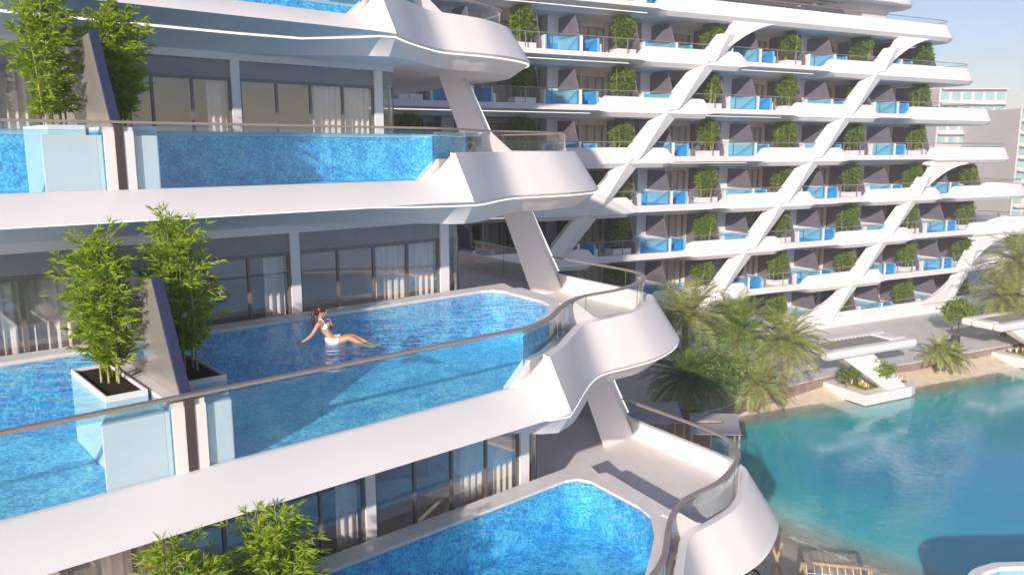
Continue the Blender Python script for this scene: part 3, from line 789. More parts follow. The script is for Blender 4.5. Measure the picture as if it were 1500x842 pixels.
# ================================================================== GROUND AND LAGOON
ZW = -18.5
shore = [(400,255),(120,108),(70,81),(44.2,66.6),(38,63.6),(31.4,60.5),(25.4,57.6),(20,55.6),(14.7,53.2),(11.6,51.4),(9.6,47),(9.8,42),(11.2,38.6),(12.9,36.4),(16.2,32.7),(20,29),(24,23),(27,14),(30,2),(34,-30),(40,-120),(400,-120)]
def sdist(x, y):
    best = 1e9; inside = False; n = len(shore)
    for k in range(n):
        x0,y0 = shore[k]; x1,y1 = shore[(k+1)%n]
        dx,dy = x1-x0,y1-y0; t = max(0,min(1,((x-x0)*dx+(y-y0)*dy)/(dx*dx+dy*dy)))
        d = math.hypot(x-x0-dx*t, y-y0-dy*t); best = min(best, d)
        if (y0 > y) != (y1 > y) and x < (x1-x0)*(y-y0)/(y1-y0)+x0: inside = not inside
    return -best if inside else best
def axis(lo, hi, step, far):
    v = []; x = lo
    while x <= hi: v.append(x); x += step
    s = step
    while v[-1] < far: s *= 1.6; v.append(v[-1]+s)
    s = step
    while v[0] > -far: s *= 1.6; v.insert(0, v[0]-s)
    return v
def gridmesh(xs, ys, fz, name, mat, attr=None, keep=None):
    vs = []; at = []
    for y in ys:
        for x in xs:
            d = sdist(x, y); vs.append((x, y, fz(d, x, y))); at.append(d)
    k = len(xs); fs = []
    for j in range(len(ys)-1):
        for i in range(k-1):
            q = (j*k+i, j*k+i+1, (j+1)*k+i+1, (j+1)*k+i)
            if keep and not keep(min(at[a] for a in q)): continue
            fs.append(q)
    me = bpy.data.meshes.new(name); me.from_pydata(vs, [], fs); me.materials.append(mat)
    for p in me.polygons: p.use_smooth = True
    if attr:
        a = me.attributes.new('depth', 'FLOAT', 'POINT')
        a.data.foreach_set('value', [max(0, min(1, -d/attr)) for d in at])
    o = bpy.data.objects.new(name, me); COL.objects.link(o); return o
xs = axis(-12, 62, .8, 1600); ys = axis(-10, 84, .8, 1600)
def gz(d, x, y): return ZW+.006+ (max(-3.0, d*.22) if d < 0 else min(.62, d*.24+.03*math.sin(x*1.3)*math.cos(y*1.1)*min(1,d)))
g = gridmesh(xs, ys, gz, 'ground', sand); tag(g, kind='structure')
wtr = gridmesh(xs, ys, lambda d,x,y: ZW, 'water', lagoon, attr=19.0, keep=lambda d: d < .6); tag(wtr, kind='structure')

# promenade in front of the far wing
ZT = -17.3
pm = MB(); edge = [(-20,30.5),(6,46.5),(14.2,51.9),(16.9,54.6),(25.6,60.4),(33,63.6),(46.4,70.6),(75,86.5),(200,152)]
back = [(200,200),(-20,110)]
pm.prism(edge+back, ZT-1.2, ZT); po_ = pm.build('pavement', pave); tag(po_, kind='structure')
wl = MB()
for k in range(len(edge)-1):
    (x0,y0),(x1,y1) = edge[k],edge[k+1]; d = Vector((x1-x0,y1-y0)).normalized(); nn = Vector((d.y,-d.x))*.06
    wl.prism([(x0+nn.x*.05,y0+nn.y*.05),(x1+nn.x*.05,y1+nn.y*.05),(x1+nn.x,y1+nn.y),(x0+nn.x,y0+nn.y)], ZT-1.0, ZT-.09)
w = wl.build('retaining_wall', woodd); tag(w, 'low brown retaining wall between the paving and the sand strip', 'wall')
# low white parapet walls in front of ground floor pools
for k, p in enumerate([q for q in posts if -4 < q < 62]):
    m = MB(); m.box((0,0,0),(4.9,.2,.95)); o = m.build('garden_wall', white, bevel=.02)
    o.location = far_world(p-3.2, .3, ZT); o.rotation_euler = (0,0,RZF)
    tag(o, 'low white wall below the ground floor pool, %s along the promenade' % ordn[k], 'wall', 'low white walls along the promenade')

# ================================================================== PALMS
def frond(l, st, base_, az, el, ln, droop, rnd, nl=30, lw=.030, llen=.42):
    pts = []; p = Vector(base_); d = Vector((math.cos(az)*math.cos(el), math.sin(az)*math.cos(el), math.sin(el))); k = 9
    for j in range(k+1):
        pts.append(p.copy()); p = p + d*(ln/k); d = (d + Vector((0,0,-droop/k*(.6+j*.12)))).normalized()
    st.tube(pts, .022, 4, .006, cap=False)
    side0 = Vector((-math.sin(az), math.cos(az), 0))
    for j in range(nl):
        t = .12+.88*j/(nl-1); f = t*k; q = min(k-1, int(f)); pos = pts[q].lerp(pts[q+1], f-q); dd = (pts[q+1]-pts[q]).normalized()
        up = side0.cross(dd)*-1
        if up.z < 0: up = -up
        L_ = llen*(.45+.75*math.sin(math.pi*min(1,t*.85+.12)))*(1 if t < .8 else 1.15-(t-.8)*2.6)
        for sd in (-1,1):
            v = (side0*sd*.85 + dd*.55 + up*(.28+rnd.gauss(0,.12)) + Vector((0,0,-.12))).normalized()
            e = pos+v*L_+Vector((0,0,-.10*L_)); mm = pos+v*L_*.5; wv = dd*lw
            l.add([pos, mm+wv, e, mm-wv], [(0,1,2),(0,2,3)])
def palm(seed, h, r, nf=44, mat=pleaf, trunk=.2, lean=0):
    rnd = random.Random(seed); tr = MB(); l = MB(); st = MB()
    rows = []; K = 26
    for k in range(K+1):
        t = k/K; z = h*t; rr = trunk*(1.15-.3*t+(.12*(k%2)))*(1.25 if t > .93 else 1)
        rows.append([(lean*t*t+math.cos(a+k*.4)*rr, math.sin(a+k*.4)*rr, z) for a in [2*math.pi*j/9 for j in range(9)]])
    tr.loft(rows, close=True); top = Vector((lean,0,h))
    for k in range(nf):
        t = k/nf; az = k*2.399963; el = R(80-108*t**.85)+rnd.gauss(0,.06)
        frond(l, st, top+Vector((math.cos(az)*.1, math.sin(az)*.1, .1*(1-t))), az, el, r*rnd.uniform(.88,1.1)*(.85+.25*math.sin(math.pi*t)), rnd.uniform(.9,1.4), rnd, llen=.19*r)
    o = empty('palm_tree'); tr.build('trunk', trunkm, o, recalc=False); c = l.build('crown', mat, o, recalc=False); st.build('frond_rib', culm_m, c, recalc=False); return o
palm_spots = [ # x, y, ztop, ground z, radius, variant, label
 (12.3,55.5,-11.9,'tall broad palm with the darkest crown, right behind the curved balcony tip'),
 (16.2,56.5,-13.0,'green palm between the dark crowned palm and the pale one by the sand'),
 (19.3,54.9,-13.6,'pale green palm with a tall trunk standing on the sand strip'),
 (17.0,53.4,-16.2,'small palm with a short stubby trunk on the sand strip'),
 (11.9,52.0,-15.3,'low dark palm beside the grey canopies'),
 (47.6,74.2,-10.8,'highest palm at the right edge, before the white building'),
 (45.6,72.4,-13.9,'palm with a short trunk rising behind the small roof at the right edge'),
 (50.8,75.2,-11.6,'palm half cut off by the right edge of the picture'),
]
rads = [3.7,3.2,3.1,2.5,3.2,3.8,3.7,3.5]; matp = [pleaf,fleaf,pleaf,pleaf,dleaf,pleaf,pleaf,pleaf]
for k, (x,y,zt,lab) in enumerate(palm_spots):
    zg = ZT if k in (0,1,4,5,6,7) else -18.0
    o = palm(50+k, zt-zg, rads[k], 60 if k != 3 else 44, matp[k], .24 if k not in (3,4) else .2)
    o.location = (x,y,zg); tag(o, lab, 'palm tree', 'palms along the promenade')

def broadtree(seed, h, rx, n, mat, tmat, name, label, loc, ll=.3, lw=.05, stems=1, cz=.5, grp=None):
    rnd = random.Random(seed); c = MB(); l = MB()
    tips = []
    for k in range(stems):
        bx, by = rnd.uniform(-.5,.5)*(stems>1), rnd.uniform(-.4,.4)*(stems>1)
        tx, ty = bx+rnd.uniform(-.3,.3), by+rnd.uniform(-.3,.3)
        c.tube([(bx,by,0),((bx+tx)/2,(by+ty)/2,h*.4),(tx,ty,h*.75)], .07, 7, .03)
        for q in range(5):
            a = rnd.uniform(0,6.28); e = (tx+math.cos(a)*rx*.6, ty+math.sin(a)*rx*.6, h*rnd.uniform(.6,.95)); c.tube([(tx,ty,h*.5),e], .03, 5, .01); tips.append(e)
    for k in range(n):
        e = rnd.choice(tips); a = Vector((rnd.gauss(0,1),rnd.gauss(0,1),rnd.gauss(0,.8)))*rx*.24
        p = Vector(e)+a
        for q in range(3): leafblade(l, p, Vector((rnd.gauss(0,1),rnd.gauss(0,1),rnd.gauss(.1,.7))).normalized(), ll*rnd.uniform(.7,1.2), lw, rnd)
    o = empty(name, loc, 0, label, 'tree' if h > 1.6 else 'shrub', grp); c.build('trunk', tmat, o, recalc=False); l.build('crown', mat, o, recalc=False); return o
broadtree(1, 4.2, 1.5, 900, leaf('lime_leaf', (.20,.28,.05),(.40,.46,.12),.4,3), trunkw, 'slender_tree', 'pale green slender tree with several white stems at the end of the sand', (14.9,53.6,-18.0), .36,.05,4)
broadtree(2, 3.4, 1.9, 1100, dleaf, trunkm, 'dense_tree', 'dense dark green tree between the low dark palm and the slender tree', (13.1,52.3,-17.6), .4,.06,3)
broadtree(3, 3.3, 1.3, 700, fleaf, trunkm, 'bushy_tree', 'bushy tree by the building right of the long louvred roof', (41.5,73.2,ZT), .45,.06,2)
broadtree(4, 1.5, .9, 300, fleaf, trunkm, 'leafy_shrub', 'leafy shrub standing between the leg and the right edge of the white jetty', (28.1,58.6,-17.5), .3,.06,2)
broadtree(5, 1.3, .7, 220, dleaf, trunkm, 'leafy_shrub', 'dark shrub under the left half of the louvred roof', (24.9,57.4,-17.5), .28,.06,2)
broadtree(6, 1.6, 1.0, 300, dleaf, trunkm, 'leafy_shrub', 'green shrub below the small roof at the right edge', (46.3,69.4,-17.5), .3,.06,2)
for k, (x,y,h,lab) in enumerate([(34.6,63.0,1.6,'pale spiky yucca on the sand right of the jetty, the taller of the pair'),(36.0,63.4,1.0,'low spiky yucca on the sand, beside the taller one')]):
    o = palm(80+k, h, 1.7, 30, pleaf, .1); o.name = 'yucca_plant'; o.location = (x,y,-17.95); tag(o, lab, 'yucca', 'yuccas on the sand strip')

# ================================================================== JETTY AND LOUVRED ROOFS
ex = Vector((UF.x, UF.y)); 
def jetty(loc, label, gl):
    j = empty('jetty', loc, R(27), label, 'jetty')
    m = MB(); t = .8
    m.prism([(-3.0,-1.5),(2.0,-1.5),(2.8,-1.2),(3.1,-.5),(3.1,2.6),(-3.0,2.6)], 0, t)
    m.build('deck', white, j, bevel=.03)
    for x0, x1, y0, y1 in ((-2.0,-.3,-.6,1.6),(1.4,2.6,-.6,1.6)):
        g_ = MB(); g_.prism([(x0,y0),(x1,y0),(x1,y1),(x0,y1)], t+.004, t+.10); g_.build('flower_bed', fleaf, j)
    lg = MB(); lg.loft([[(-.5,-1.35,t),(1.6,-1.35,t),(1.6,-.7,t),(-.5,-.7,t)],[(-3.2,.9,3.2),(.2,.9,3.2),(.2,2.2,3.2),(-3.2,2.2,3.2)]], close=True); lg.build('slanted_leg', white, j, bevel=.06)
    r = MB(); z0, z1 = 3.15, 3.8; X0,X1,Y0,Y1 = -5.2,4.6,.2,3.9; a0,a1,b0,b1 = -3.9,2.8,1.1,3.0
    r.box((X0,Y0,z0),(X1,b0,z1)); r.box((X0,b1,z0),(X1,Y1,z1)); r.box((X0,b0,z0),(a0,b1,z1)); r.box((a1,b0,z0),(X1,b1,z1))
    ro = r.build('roof_slab', white, j, bevel=.22)
    s_ = MB(); x = a0+.1
    while x < a1: s_.box((x,b0,z1-.17),(x+.13,b1,z1-.05)); x += .44
    s_.build('louvre', louv, ro)
    rnd = random.Random(5); f = MB(); f2 = MB()
    for q in range(26):
        x = rnd.choice([rnd.uniform(-1.9,-.4), rnd.uniform(1.5,2.5)]); y = rnd.uniform(-.5,1.5)
        (f if q % 2 else f2).tube([(x,y,t+.05),(x,y,t+.3+rnd.random()*.2)], .02, 5, .10)
    f.build('white_blossom', flowerw, j); f2.build('orange_blossom', flowero, j)
    return j
jetty((27.6,58.4,-18.45), 'white jetty with a slanted leg carrying a long louvred roof over the promenade', 1)
jetty((45.8,67.7,-18.45), 'white jetty with a louvred roof cut off by the right edge of the picture', 1)

# loungers and a dark armchair on the promenade
def lounger(x, y, lab):
    r = empty('sun_lounger', (x,y,ZT), R(30), lab, 'sun lounger', 'white loungers on the promenade')
    m = MB(); m.box((-.95,-.32,.22),(.35,.32,.36)); m.build('mattress', white, r, bevel=.03)
    m = MB(); m.loft([[(.35,-.32,.22),(.35,.32,.22),(.35,.32,.36),(.35,-.32,.36)],[(1.0,-.32,.52),(1.0,.32,.52),(.93,.32,.64),(.93,-.32,.64)]], close=True); m.build('backrest', white, r, bevel=.02)
    for a in (-.85,.75):
        for b in (-.26,.26): m = MB(); m.box((a-.03,b-.03,0),(a+.03,b+.03,.22)); m.build('leg', rail_m, r)
for k, (x,y) in enumerate([(21.0,59.4),(22.2,60.2),(23.4,60.9)]): lounger(x, y, 'white sun lounger on the paving behind the tall pale palm, %s of three' % ['left','middle','right'][k])
ar = empty('garden_chair', (38.9,68.6,ZT), R(-40), 'small dark garden chair alone on the paving', 'chair')
m = MB(); m.box((-.4,-.4,.3),(.4,.4,.45)); m.build('seat', black, ar, bevel=.04)
m = MB(); m.loft([[(-.4,.3,.4),(.4,.3,.4),(.4,.42,.4),(-.4,.42,.4)],[(-.36,.5,1.0),(.36,.5,1.0),(.36,.6,1.0),(-.36,.6,1.0)]], close=True); m.build('backrest', black, ar, bevel=.03)
for a in (-.34,.34):
    m = MB(); m.box((a-.06,-.4,.45),(a+.06,.35,.62)); m.build('armrest', black, ar)
    for b in (-.34,.34): m = MB(); m.box((a-.03,b-.03,0),(a+.03,b+.03,.3)); m.build('leg', black, ar)

# grey canvas canopies with a timber bar, wooden posts, rope, ring
def canopy(cx, cy, w, d, rz, lab, z=-14.7, zg=-17.9):
    r = empty('canvas_canopy', (cx,cy,zg), rz, lab, 'canopy', 'grey canopies by the beach'); h = z-zg
    m = MB(); K = 8; rows = []
    for k in range(K+1):
        y = -d/2+d*k/K; sag = -.18*math.sin(math.pi*k/K)
        rows.append([(-w/2,y,h+sag-.02),(w/2,y,h+sag-.02+.15),(w/2,y,h+sag+.02+.15),(-w/2,y,h+sag+.02)])
    m.loft(rows, close=True); m.build('canvas', canvas, r)
    for a in (-w/2+.1, w/2-.1):
        for b in (-d/2+.1, d/2-.1): m = MB(); m.tube([(a,b,0),(a,b,h+.05)], .06, 7); m.build('post', wood, r, smooth=True)
    m = MB(); m.tube([(-w/2+.3,0,h+.12),(w/2-.9,0,h+.24)], .07, 8); m.build('timber_bar', wood, r, smooth=True)
canopy(8.0,43.0,3.0,3.6,R(-4),'grey canopy nearest the slanted column, with a timber bar across')
canopy(10.9,41.2,2.6,3.4,R(-12),'grey canopy over the edge of the water, with a timber bar')
canopy(8.2,38.6,2.8,2.0,R(-8),'grey canopy lowest of the three, partly hidden by the curved parapet', -15.2)
sb = MB(); sb.prism([(3,46.5),(12,46.5),(12.5,51.3),(8,51.8),(3,50)], -17.9, -17.25); o = sb.build('flower_bed', soilr); tag(o, 'bed of bare reddish soil between the grey canopies and the building', 'flower bed')
def gw(x, y, z):  return (x, y, z)
wp = empty('crossed_posts', (10.85,30.4,-17.9), 0, 'pair of crossed wooden posts on the sand beside the balcony tip', 'post')
m = MB(); m.tube([(-.4,-.1,0),(.22,.1,2.0)], .07, 8); m.build('pole', wood, wp, smooth=True)
m = MB(); m.tube([(.45,-.1,0),(-.25,.1,2.05)], .07, 8); m.build('pole', wood, wp, smooth=True)
wf = empty('beach_frame', (11.75,29.9,-17.95), R(-8), 'low frame of wooden poles on the sand by the waterline', 'frame')
for a, b in (((-.3,.3,0),(0,0,1.5)),((.3,-.3,0),(0,0,1.5)),((2.9,.3,0),(2.6,0,1.4)),((2.7,-.4,0),(2.6,0,1.4)),((0,0,1.5),(2.6,0,1.4))):
    m = MB(); m.tube([a,b], .07, 8); m.build('pole', wood, wf, smooth=True)
nt_ = MB()
for k in range(9): nt_.tube([(.1+k*.3,0,1.45-.01*k),(.2+k*.3,-.9,.15)], .015, 4)
for k in range(4): nt_.tube([(.1,-.2-.2*k,1.15-.3*k),(2.6,-.2-.2*k,1.1-.3*k)], .015, 4)
nt_.build('net', flowerw, wf)
rg_ = MB(); rg_.tube([(math.cos(a)*.62, math.sin(a)*.62, .06) for a in [2*math.pi*k/28 for k in range(29)]], .05, 7, cap=False); o = rg_.build('rubber_ring', black, smooth=True); o.location = (9.9,31.4,-17.9)
tag(o, 'black rubber ring lying on the sand under the balcony tip', 'ring')
# low white rimmed pool terrace over the lagoon, bottom right
lp = empty('swimming_pool', (0,0,-15.0), 0, 'pool with a thick white rim in the bottom right corner', 'swimming pool')
op = [(v.x,v.y) for v in catmull([(14.9,22.5,0),(15.6,25.2,0),(16.3,26.4,0),(17.3,27.0,0),(18.6,27.2,0),(26,27.4,0)],6)]+[(26,22.5)]
def shrink(poly, d):
    cx = sum(p[0] for p in poly)/len(poly); cy = sum(p[1] for p in poly)/len(poly)
    V = [Vector((x,y,0)) for x,y in poly]; out = []
    for i in range(len(V)):
        a = V[i-1]; b = V[(i+1)%len(V)]; t = (b-a).normalized(); nrm = Vector((t.y,-t.x,0)); out.append((V[i].x+nrm.x*d, V[i].y+nrm.y*d))
    return out
ip = shrink(op, .32)
m = MB(); k = len(op)
m.add([(x,y,-1.4) for x,y in op]+[(x,y,.06) for x,y in op]+[(x,y,.06) for x,y in ip]+[(x,y,-1.1) for x,y in ip],
  [(i,(i+1)%k,k+(i+1)%k,k+i) for i in range(k)]+[(k+i,k+(i+1)%k,2*k+(i+1)%k,2*k+i) for i in range(k)]+[(2*k+i,2*k+(i+1)%k,3*k+(i+1)%k,3*k+i) for i in range(k)]+[tuple(reversed(range(k)))])
m.build('rim', white, lp, smooth=30)
m = MB(); m.ngon([(x,y,-1.0) for x,y in ip]); m.build('basin', tile, lp)
m = MB(); m.ngon([(x,y,-.1) for x,y in ip]); m.build('water', poolw, lp)
m = MB(); m.bs(18,25,-26,-24,-3.6,-1.35); m.build('support', white, lp)

# ================================================================== DISTANT BUILDINGS
def block(x0, x1, y, dpt, z1, floors, cols, wm, label, nm_='apartment_building', z0=-18, rz=0):
    w = x1-x0; o = empty(nm_, ((x0+x1)/2, y, z0), rz, label, 'building')
    m = MB(); m.box((-w/2,0,0),(w/2,dpt,z1-z0)); m.build('wall', wm, o)
    H = (z1-z0)/floors; q = 0
    for f in range(floors):
        for c in range(cols):
            if q >= 98: break
            cw = w/cols; xx = -w/2+cw*(c+.5); zz = H*(floors-1-f)+H*.25
            m = MB(); m.box((xx-cw*.34,-.12,zz),(xx+cw*.34,.06,zz+H*.55)); m.build('window', teal, o); q += 1
        if c % 2 == 0 or True:
            m = MB(); m.box((-w/2+.3,-1.2,H*(floors-f)-.35),(w/2-.3,0,H*(floors-f)-.1)); m.build('balcony', wm, o)
    return o
block(104,120.4,200,25,14.2,9,6,bwall2,'grey unfinished block with bare concrete edges behind the right end of the building')
block(125.4,130.6,210,20,8.0,9,4,bwall,'low pale block with teal windows between the grey block and the tower')
block(110.6,128,178,25,8.4,10,7,bwall,'pale tower with teal windows cut off by the right edge of the picture')
for k, (x,y,h) in enumerate([(86,128,6),(92,131,7),(98,133,5.5),(104,136,7),(80,124,6)]):
    broadtree(100+k, h, 3.6, 500, dleaf, trunkm, 'dense_tree', 'distant dark green tree beyond the building, %s of the row' % ordn[k], (x,y,-17.9), 1.0,.22,1, grp='distant trees')

# ================================================================== THE WOMAN
def skinned(name, pts, edges, rad, mat, parent=None, sub=2, root=0):
    me = bpy.data.meshes.new(name); me.from_pydata([tuple(p) for p in pts], edges, []); me.materials.append(mat)
    o = bpy.data.objects.new(name, me); COL.objects.link(o)
    md = o.modifiers.new('skin', 'SKIN'); md.use_smooth_shade = True; md.branch_smoothing = .6
    for v, r in zip(me.skin_vertices[0].data, rad):
        v.radius = r if isinstance(r, tuple) else (r, r)
    me.skin_vertices[0].data[root].use_root = True
    s = o.modifiers.new('sub', 'SUBSURF'); s.levels = sub; s.render_levels = sub
    if parent: o.parent = parent
    return o
W0 = (-3.50, 15.2, -3.70)
pr = empty('person', W0, 0, 'woman in a white bikini sitting in the middle pool, brown hair in a ponytail', 'person', None)
J = {}; pts = []; rad = []; edges = []
def j(n, p, r, par=None):
    J[n] = len(pts); pts.append(Vector(p)); rad.append(r)
    if par: edges.append((J[par], J[n]))
j('pelvis',(0.0,0,-.02),.105)
j('waist',(-.085,0,.13),.082,'pelvis'); j('ribs',(-.155,0,.25),.098,'waist'); j('chest',(-.20,0,.335),.092,'ribs'); j('neckb',(-.225,0,.405),.045,'chest'); j('neck',(-.21,0,.455),.036,'neckb')
j('head',(-.185,0,.52),.066,'neck'); j('head2',(-.195,0,.585),.078,'head'); j('head3',(-.20,0,.635),.055,'head2')
# near (right) arm, back-leaning
j('rs',(-.225,-.14,.36),.048,'chest'); j('ra1',(-.275,-.18,.26),.038,'rs'); j('re',(-.34,-.20,.155),.031,'ra1'); j('rf',(-.42,-.205,.09),.029,'re'); j('rw',(-.50,-.205,.035),.020,'rf')
j('rp',(-.545,-.205,.022),.026,'rw')
# far (left) arm, hand at the collar bone
j('lsh',(-.205,.14,.365),.048,'chest'); j('la1',(-.12,.175,.28),.037,'lsh'); j('le',(-.025,.17,.205),.031,'la1'); j('lf',(-.02,.12,.27),.027,'le'); j('lw',(-.035,.075,.34),.019,'lf'); j('lp',(-.045,.055,.375),.026,'lw')
# legs
j('rh',(.05,-.095,-.01),.094,'pelvis'); j('rt',(.20,-.115,.035),.078,'rh'); j('rk',(.36,-.12,.085),.055,'rt'); j('rc',(.50,-.125,.01),.050,'rk'); j('rc2',(.63,-.13,-.05),.036,'rc'); j('ran',(.74,-.135,-.09),.027,'rc2'); j('rfo',(.80,-.14,-.09),.028,'ran'); j('rto',(.90,-.145,-.075),.020,'rfo')
j('lh',(.05,.095,-.01),.094,'pelvis'); j('lt',(.21,.08,.02),.078,'lh'); j('lk',(.40,.05,.055),.055,'lt'); j('lc',(.56,.0,-.0),.050,'lk'); j('lc2',(.70,-.04,-.045),.036,'lc'); j('lan',(.83,-.07,-.075),.027,'lc2'); j('lfo',(.89,-.08,-.075),.028,'lan'); j('lto',(.99,-.09,-.055),.020,'lfo')
keep_ = {J[k] for k in ('head','head2','head3','rw','rp','lw','lp','rto','lto')}
rad = [r if i in keep_ else r*1.17 for i, r in enumerate(rad)]
body = skinned('body', pts, edges, rad, skin_m, pr, 2)
def fingers(nm_, base_, dirs, lens, curl):
    for d, ln in zip(dirs, lens):
        d = Vector(d).normalized(); b = Vector(base_)
        p = [b, b+d*ln*.45, b+d*ln*.8+Vector(curl)*.3, b+d*ln+Vector(curl)]
        skinned('finger', p, [(0,1),(1,2),(2,3)], [.009,.0085,.0075,.0065], skin_m, body, 1)
fingers('r', (-.555,-.205,.02), [(-1,-.42,-.18),(-1,-.16,-.2),(-1,.08,-.2),(-1,.32,-.18),(-.45,.9,-.1)], [.062,.074,.078,.068,.055], (-.004,0,-.012))
fingers('l', (-.05,.05,.385), [(.1,-.5,.8),(-.1,-.5,.85),(-.3,-.45,.8),(-.5,-.4,.7),(.75,-.3,.4)], [.055,.064,.066,.055,.046], (-.02,-.01,-.006))
# face
fc = MB()
def ball(m, c, r, seg=10, sc_=(1,1,1)):
    rows = []
    for a in range(seg+1):
        th = math.pi*a/seg; rows.append([(c[0]+r*sc_[0]*math.sin(th)*math.cos(p), c[1]+r*sc_[1]*math.sin(th)*math.sin(p), c[2]+r*sc_[2]*math.cos(th)) for p in [2*math.pi*q/12 for q in range(12)]])
    m.loft(rows); 
    k = 12; o = len(m.v)-k*(seg+1)
    for a in range(seg+1): m.f.append((o+a*k+k-1, o+a*k, o+min(a+1,seg)*k, o+min(a+1,seg)*k+k-1)) if a < seg else None; m.mi.append(0) if a < seg else None
nose = MB(); ball(nose, (-.112,0,.553), .017, 8, (1.1,.7,1.2)); ball(nose, (-.132,0,.508), .028, 8, (1,1,.8)); nose.build('nose', skin_m, body, smooth=True)
ey = MB(); ball(ey, (-.128,-.03,.575), .010, 8); ball(ey, (-.128,.03,.575), .010, 8); ey.build('eye', black, body, smooth=True)
li = MB(); ball(li, (-.117,0,.526), .014, 8, (.6,1.2,.4)); li.build('mouth', pbr('lips', (.5,.12,.1), .4), body, smooth=True)
er = MB(); ball(er, (-.198,-.082,.555), .022, 8, (.7,.35,1.1)); ball(er, (-.198,.082,.555), .022, 8, (.7,.35,1.1)); er.build('ear', skin_m, body, smooth=True)
hr_ = MB(); ball(hr_, (-.218,0,.605), .096, 14, (1.0,.93,.95)); ball(hr_, (-.262,0,.56), .07, 12, (.9,1,1)); hr_.build('hair', hair_m, pr, smooth=True)
skinned('ponytail', [(-.315,-.01,.60),(-.355,-.02,.53),(-.355,-.03,.42),(-.345,-.035,.31),(-.345,-.03,.20)], [(0,1),(1,2),(2,3),(3,4)], [.022,.034,.036,.030,.012], hair_m, pr, 2)
bt = MB(); ball(bt, (-.10,-.062,.285), .062, 12, (.8,1,1)); ball(bt, (-.10,.062,.285), .062, 12, (.8,1,1)); bt.build('bikini_top', bikini, pr, smooth=True)
st_ = MB(); st_.tube([(-.105,-.08,.33),(-.17,-.06,.42),(-.245,-.02,.455)], .008, 6); st_.tube([(-.105,.08,.33),(-.17,.06,.42),(-.245,.02,.455)], .008, 6)
st_.tube([(-.155+.105*math.cos(a), .112*math.sin(a), .262-.045*math.cos(a)) for a in [2*math.pi*k/20 for k in range(21)]], .008, 6, cap=False); st_.build('bikini_strap', bikini, pr, smooth=True)
bb_ = MB(); rows = []
for q, (x, z, rx, ry, rz) in enumerate([(-.075,.085,.0,.098,.088),(-.045,.05,.0,.125,.108),(0,.01,0,.165,.128),(.06,.0,0,.198,.125),(.13,.018,0,.205,.112),(.17,.028,0,.200,.104)]):
    tl = Vector((.45,0,-.9)).lerp(Vector((1,0,.1)), q/5).normalized(); up = Vector((-tl.z,0,tl.x))
    rows.append([(x+up.x*math.cos(a)*rz, math.sin(a)*ry, z+up.z*math.cos(a)*rz) for a in [2*math.pi*k/20 for k in range(20)]])
bb_.loft(rows, close=True); bb_.build('bikini_bottom', bikini, pr, smooth=True)

def sofa(s, n, i, lab, plab, seat=True):
    r = empty('outdoor_sofa', far_world(s, n, RAILZ[i]-1.19), RZF+math.pi, lab, 'sofa', 'sofas on the far right terraces')
    m = MB(); m.box((-1.2,-.4,.18),(1.2,.45,.45)); m.build('seat', white, r, bevel=.05)
    m = MB(); m.box((-1.2,-.62,.05),(1.2,-.42,.85)); m.build('backrest', white, r, bevel=.05)
    for a in (-1.32,1.22): m = MB(); m.box((a,-.6,.05),(a+.1,.45,.62)); m.build('armrest', white, r, bevel=.03)
    c = copy_tree(pr); c.location = far_world(s-.2, n, RAILZ[i]-1.19+.62); c.rotation_euler = (0,0,RZF); tag(c, plab, 'person')
sofa(54.5,-1.0,4,'white sofa on the lower of the two furnished terraces at the far right','tiny person lounging on the white sofa of the far right terrace, lower of two')
sofa(48.6,-1.0,3,'white sofa on the upper of the two furnished terraces at the far right','tiny person lounging on the upper of the two far terraces')

# ================================================================== AIR
hz = MB(); hz.box((-60,-30,-24),(260,300,32)); hz = hz.build('haze', None or white)
hm = bpy.data.materials.new('haze_air'); hm.use_nodes = True; hn = hm.node_tree; hn.nodes.clear()
ho = hn.nodes.new('ShaderNodeOutputMaterial'); hv = hn.nodes.new('ShaderNodeVolumePrincipled')
hv.inputs['Density'].default_value = .0013; hv.inputs['Color'].default_value = (.93,.93,.97,1); hv.inputs['Anisotropy'].default_value = 0
hn.links.new(hv.outputs[0], ho.inputs['Volume']); hz.data.materials.clear(); hz.data.materials.append(hm)
tag(hz, kind='stuff')

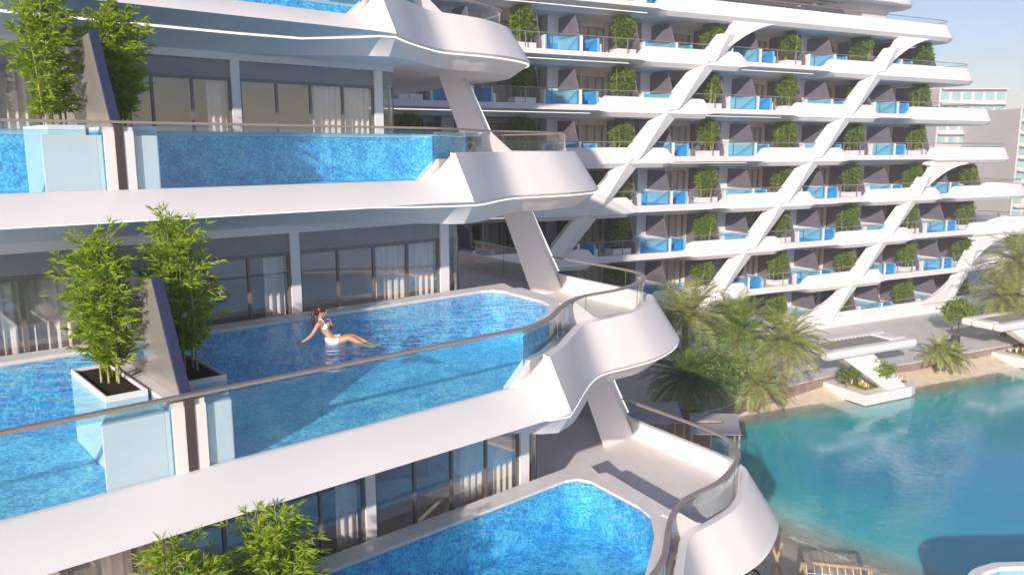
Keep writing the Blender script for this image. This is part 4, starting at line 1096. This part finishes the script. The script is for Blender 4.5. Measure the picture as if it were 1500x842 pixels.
# ================================================================== CAMERA, LIGHT, WORLD
cam = bpy.data.cameras.new('camera'); co = bpy.data.objects.new('camera', cam); COL.objects.link(co)
cam.sensor_width = 36; cam.lens = 36*1173/1500; cam.clip_end = 5000; cam.clip_start = .05
co.rotation_euler = (R(90-9.9), 0, 0); co.location = (0,0,0); sc.camera = co
SUN_AZ = R(138.6+60.5); SUN_EL = R(20.5)   # azimuth clockwise from +Y
sd = Vector((math.sin(SUN_AZ)*math.cos(SUN_EL), math.cos(SUN_AZ)*math.cos(SUN_EL), math.sin(SUN_EL)))
sun = bpy.data.lights.new('sun', 'SUN'); so_ = bpy.data.objects.new('sun', sun); COL.objects.link(so_)
sun.energy = 3.5; sun.angle = R(.8); sun.color = (1,.905,.82)
so_.rotation_euler = sd.to_track_quat('Z','Y').to_euler(); so_.location = (0,0,60)
w = bpy.data.worlds.new('World'); sc.world = w; w.use_nodes = True; nt = w.node_tree; nt.nodes.clear()
bg = nt.nodes.new('ShaderNodeBackground'); sk = nt.nodes.new('ShaderNodeTexSky'); ow = nt.nodes.new('ShaderNodeOutputWorld')
sk.sky_type = 'NISHITA'; sk.sun_disc = False; sk.sun_elevation = SUN_EL; sk.sun_rotation = SUN_AZ; sk.air_density = 1.0; sk.dust_density = .6; sk.ozone_density = 2.5
bg.inputs[1].default_value = .09
tint = nt.nodes.new('ShaderNodeMix'); tint.data_type = 'RGBA'; tint.blend_type = 'MULTIPLY'; tint.inputs[0].default_value = 1
tint.inputs[7].default_value = (1.0,.865,.90,1); nt.links.new(sk.outputs[0], tint.inputs[6])
nt.links.new(tint.outputs[2], bg.inputs[0]); nt.links.new(bg.outputs[0], ow.inputs[0])
sc.view_settings.view_transform = 'Standard'; sc.view_settings.look = 'None'; sc.view_settings.exposure = .70; sc.view_settings.gamma = 1
sc.render.engine = 'CYCLES'; cy = sc.cycles
cy.use_denoising = True; cy.denoiser = 'OPENIMAGEDENOISE'; cy.use_adaptive_sampling = True; cy.adaptive_threshold = .02
cy.max_bounces = 8; cy.diffuse_bounces = 5; cy.glossy_bounces = 3; cy.transmission_bounces = 4; cy.transparent_max_bounces = 16
cy.caustics_reflective = False; cy.caustics_refractive = False; cy.sample_clamp_indirect = 6
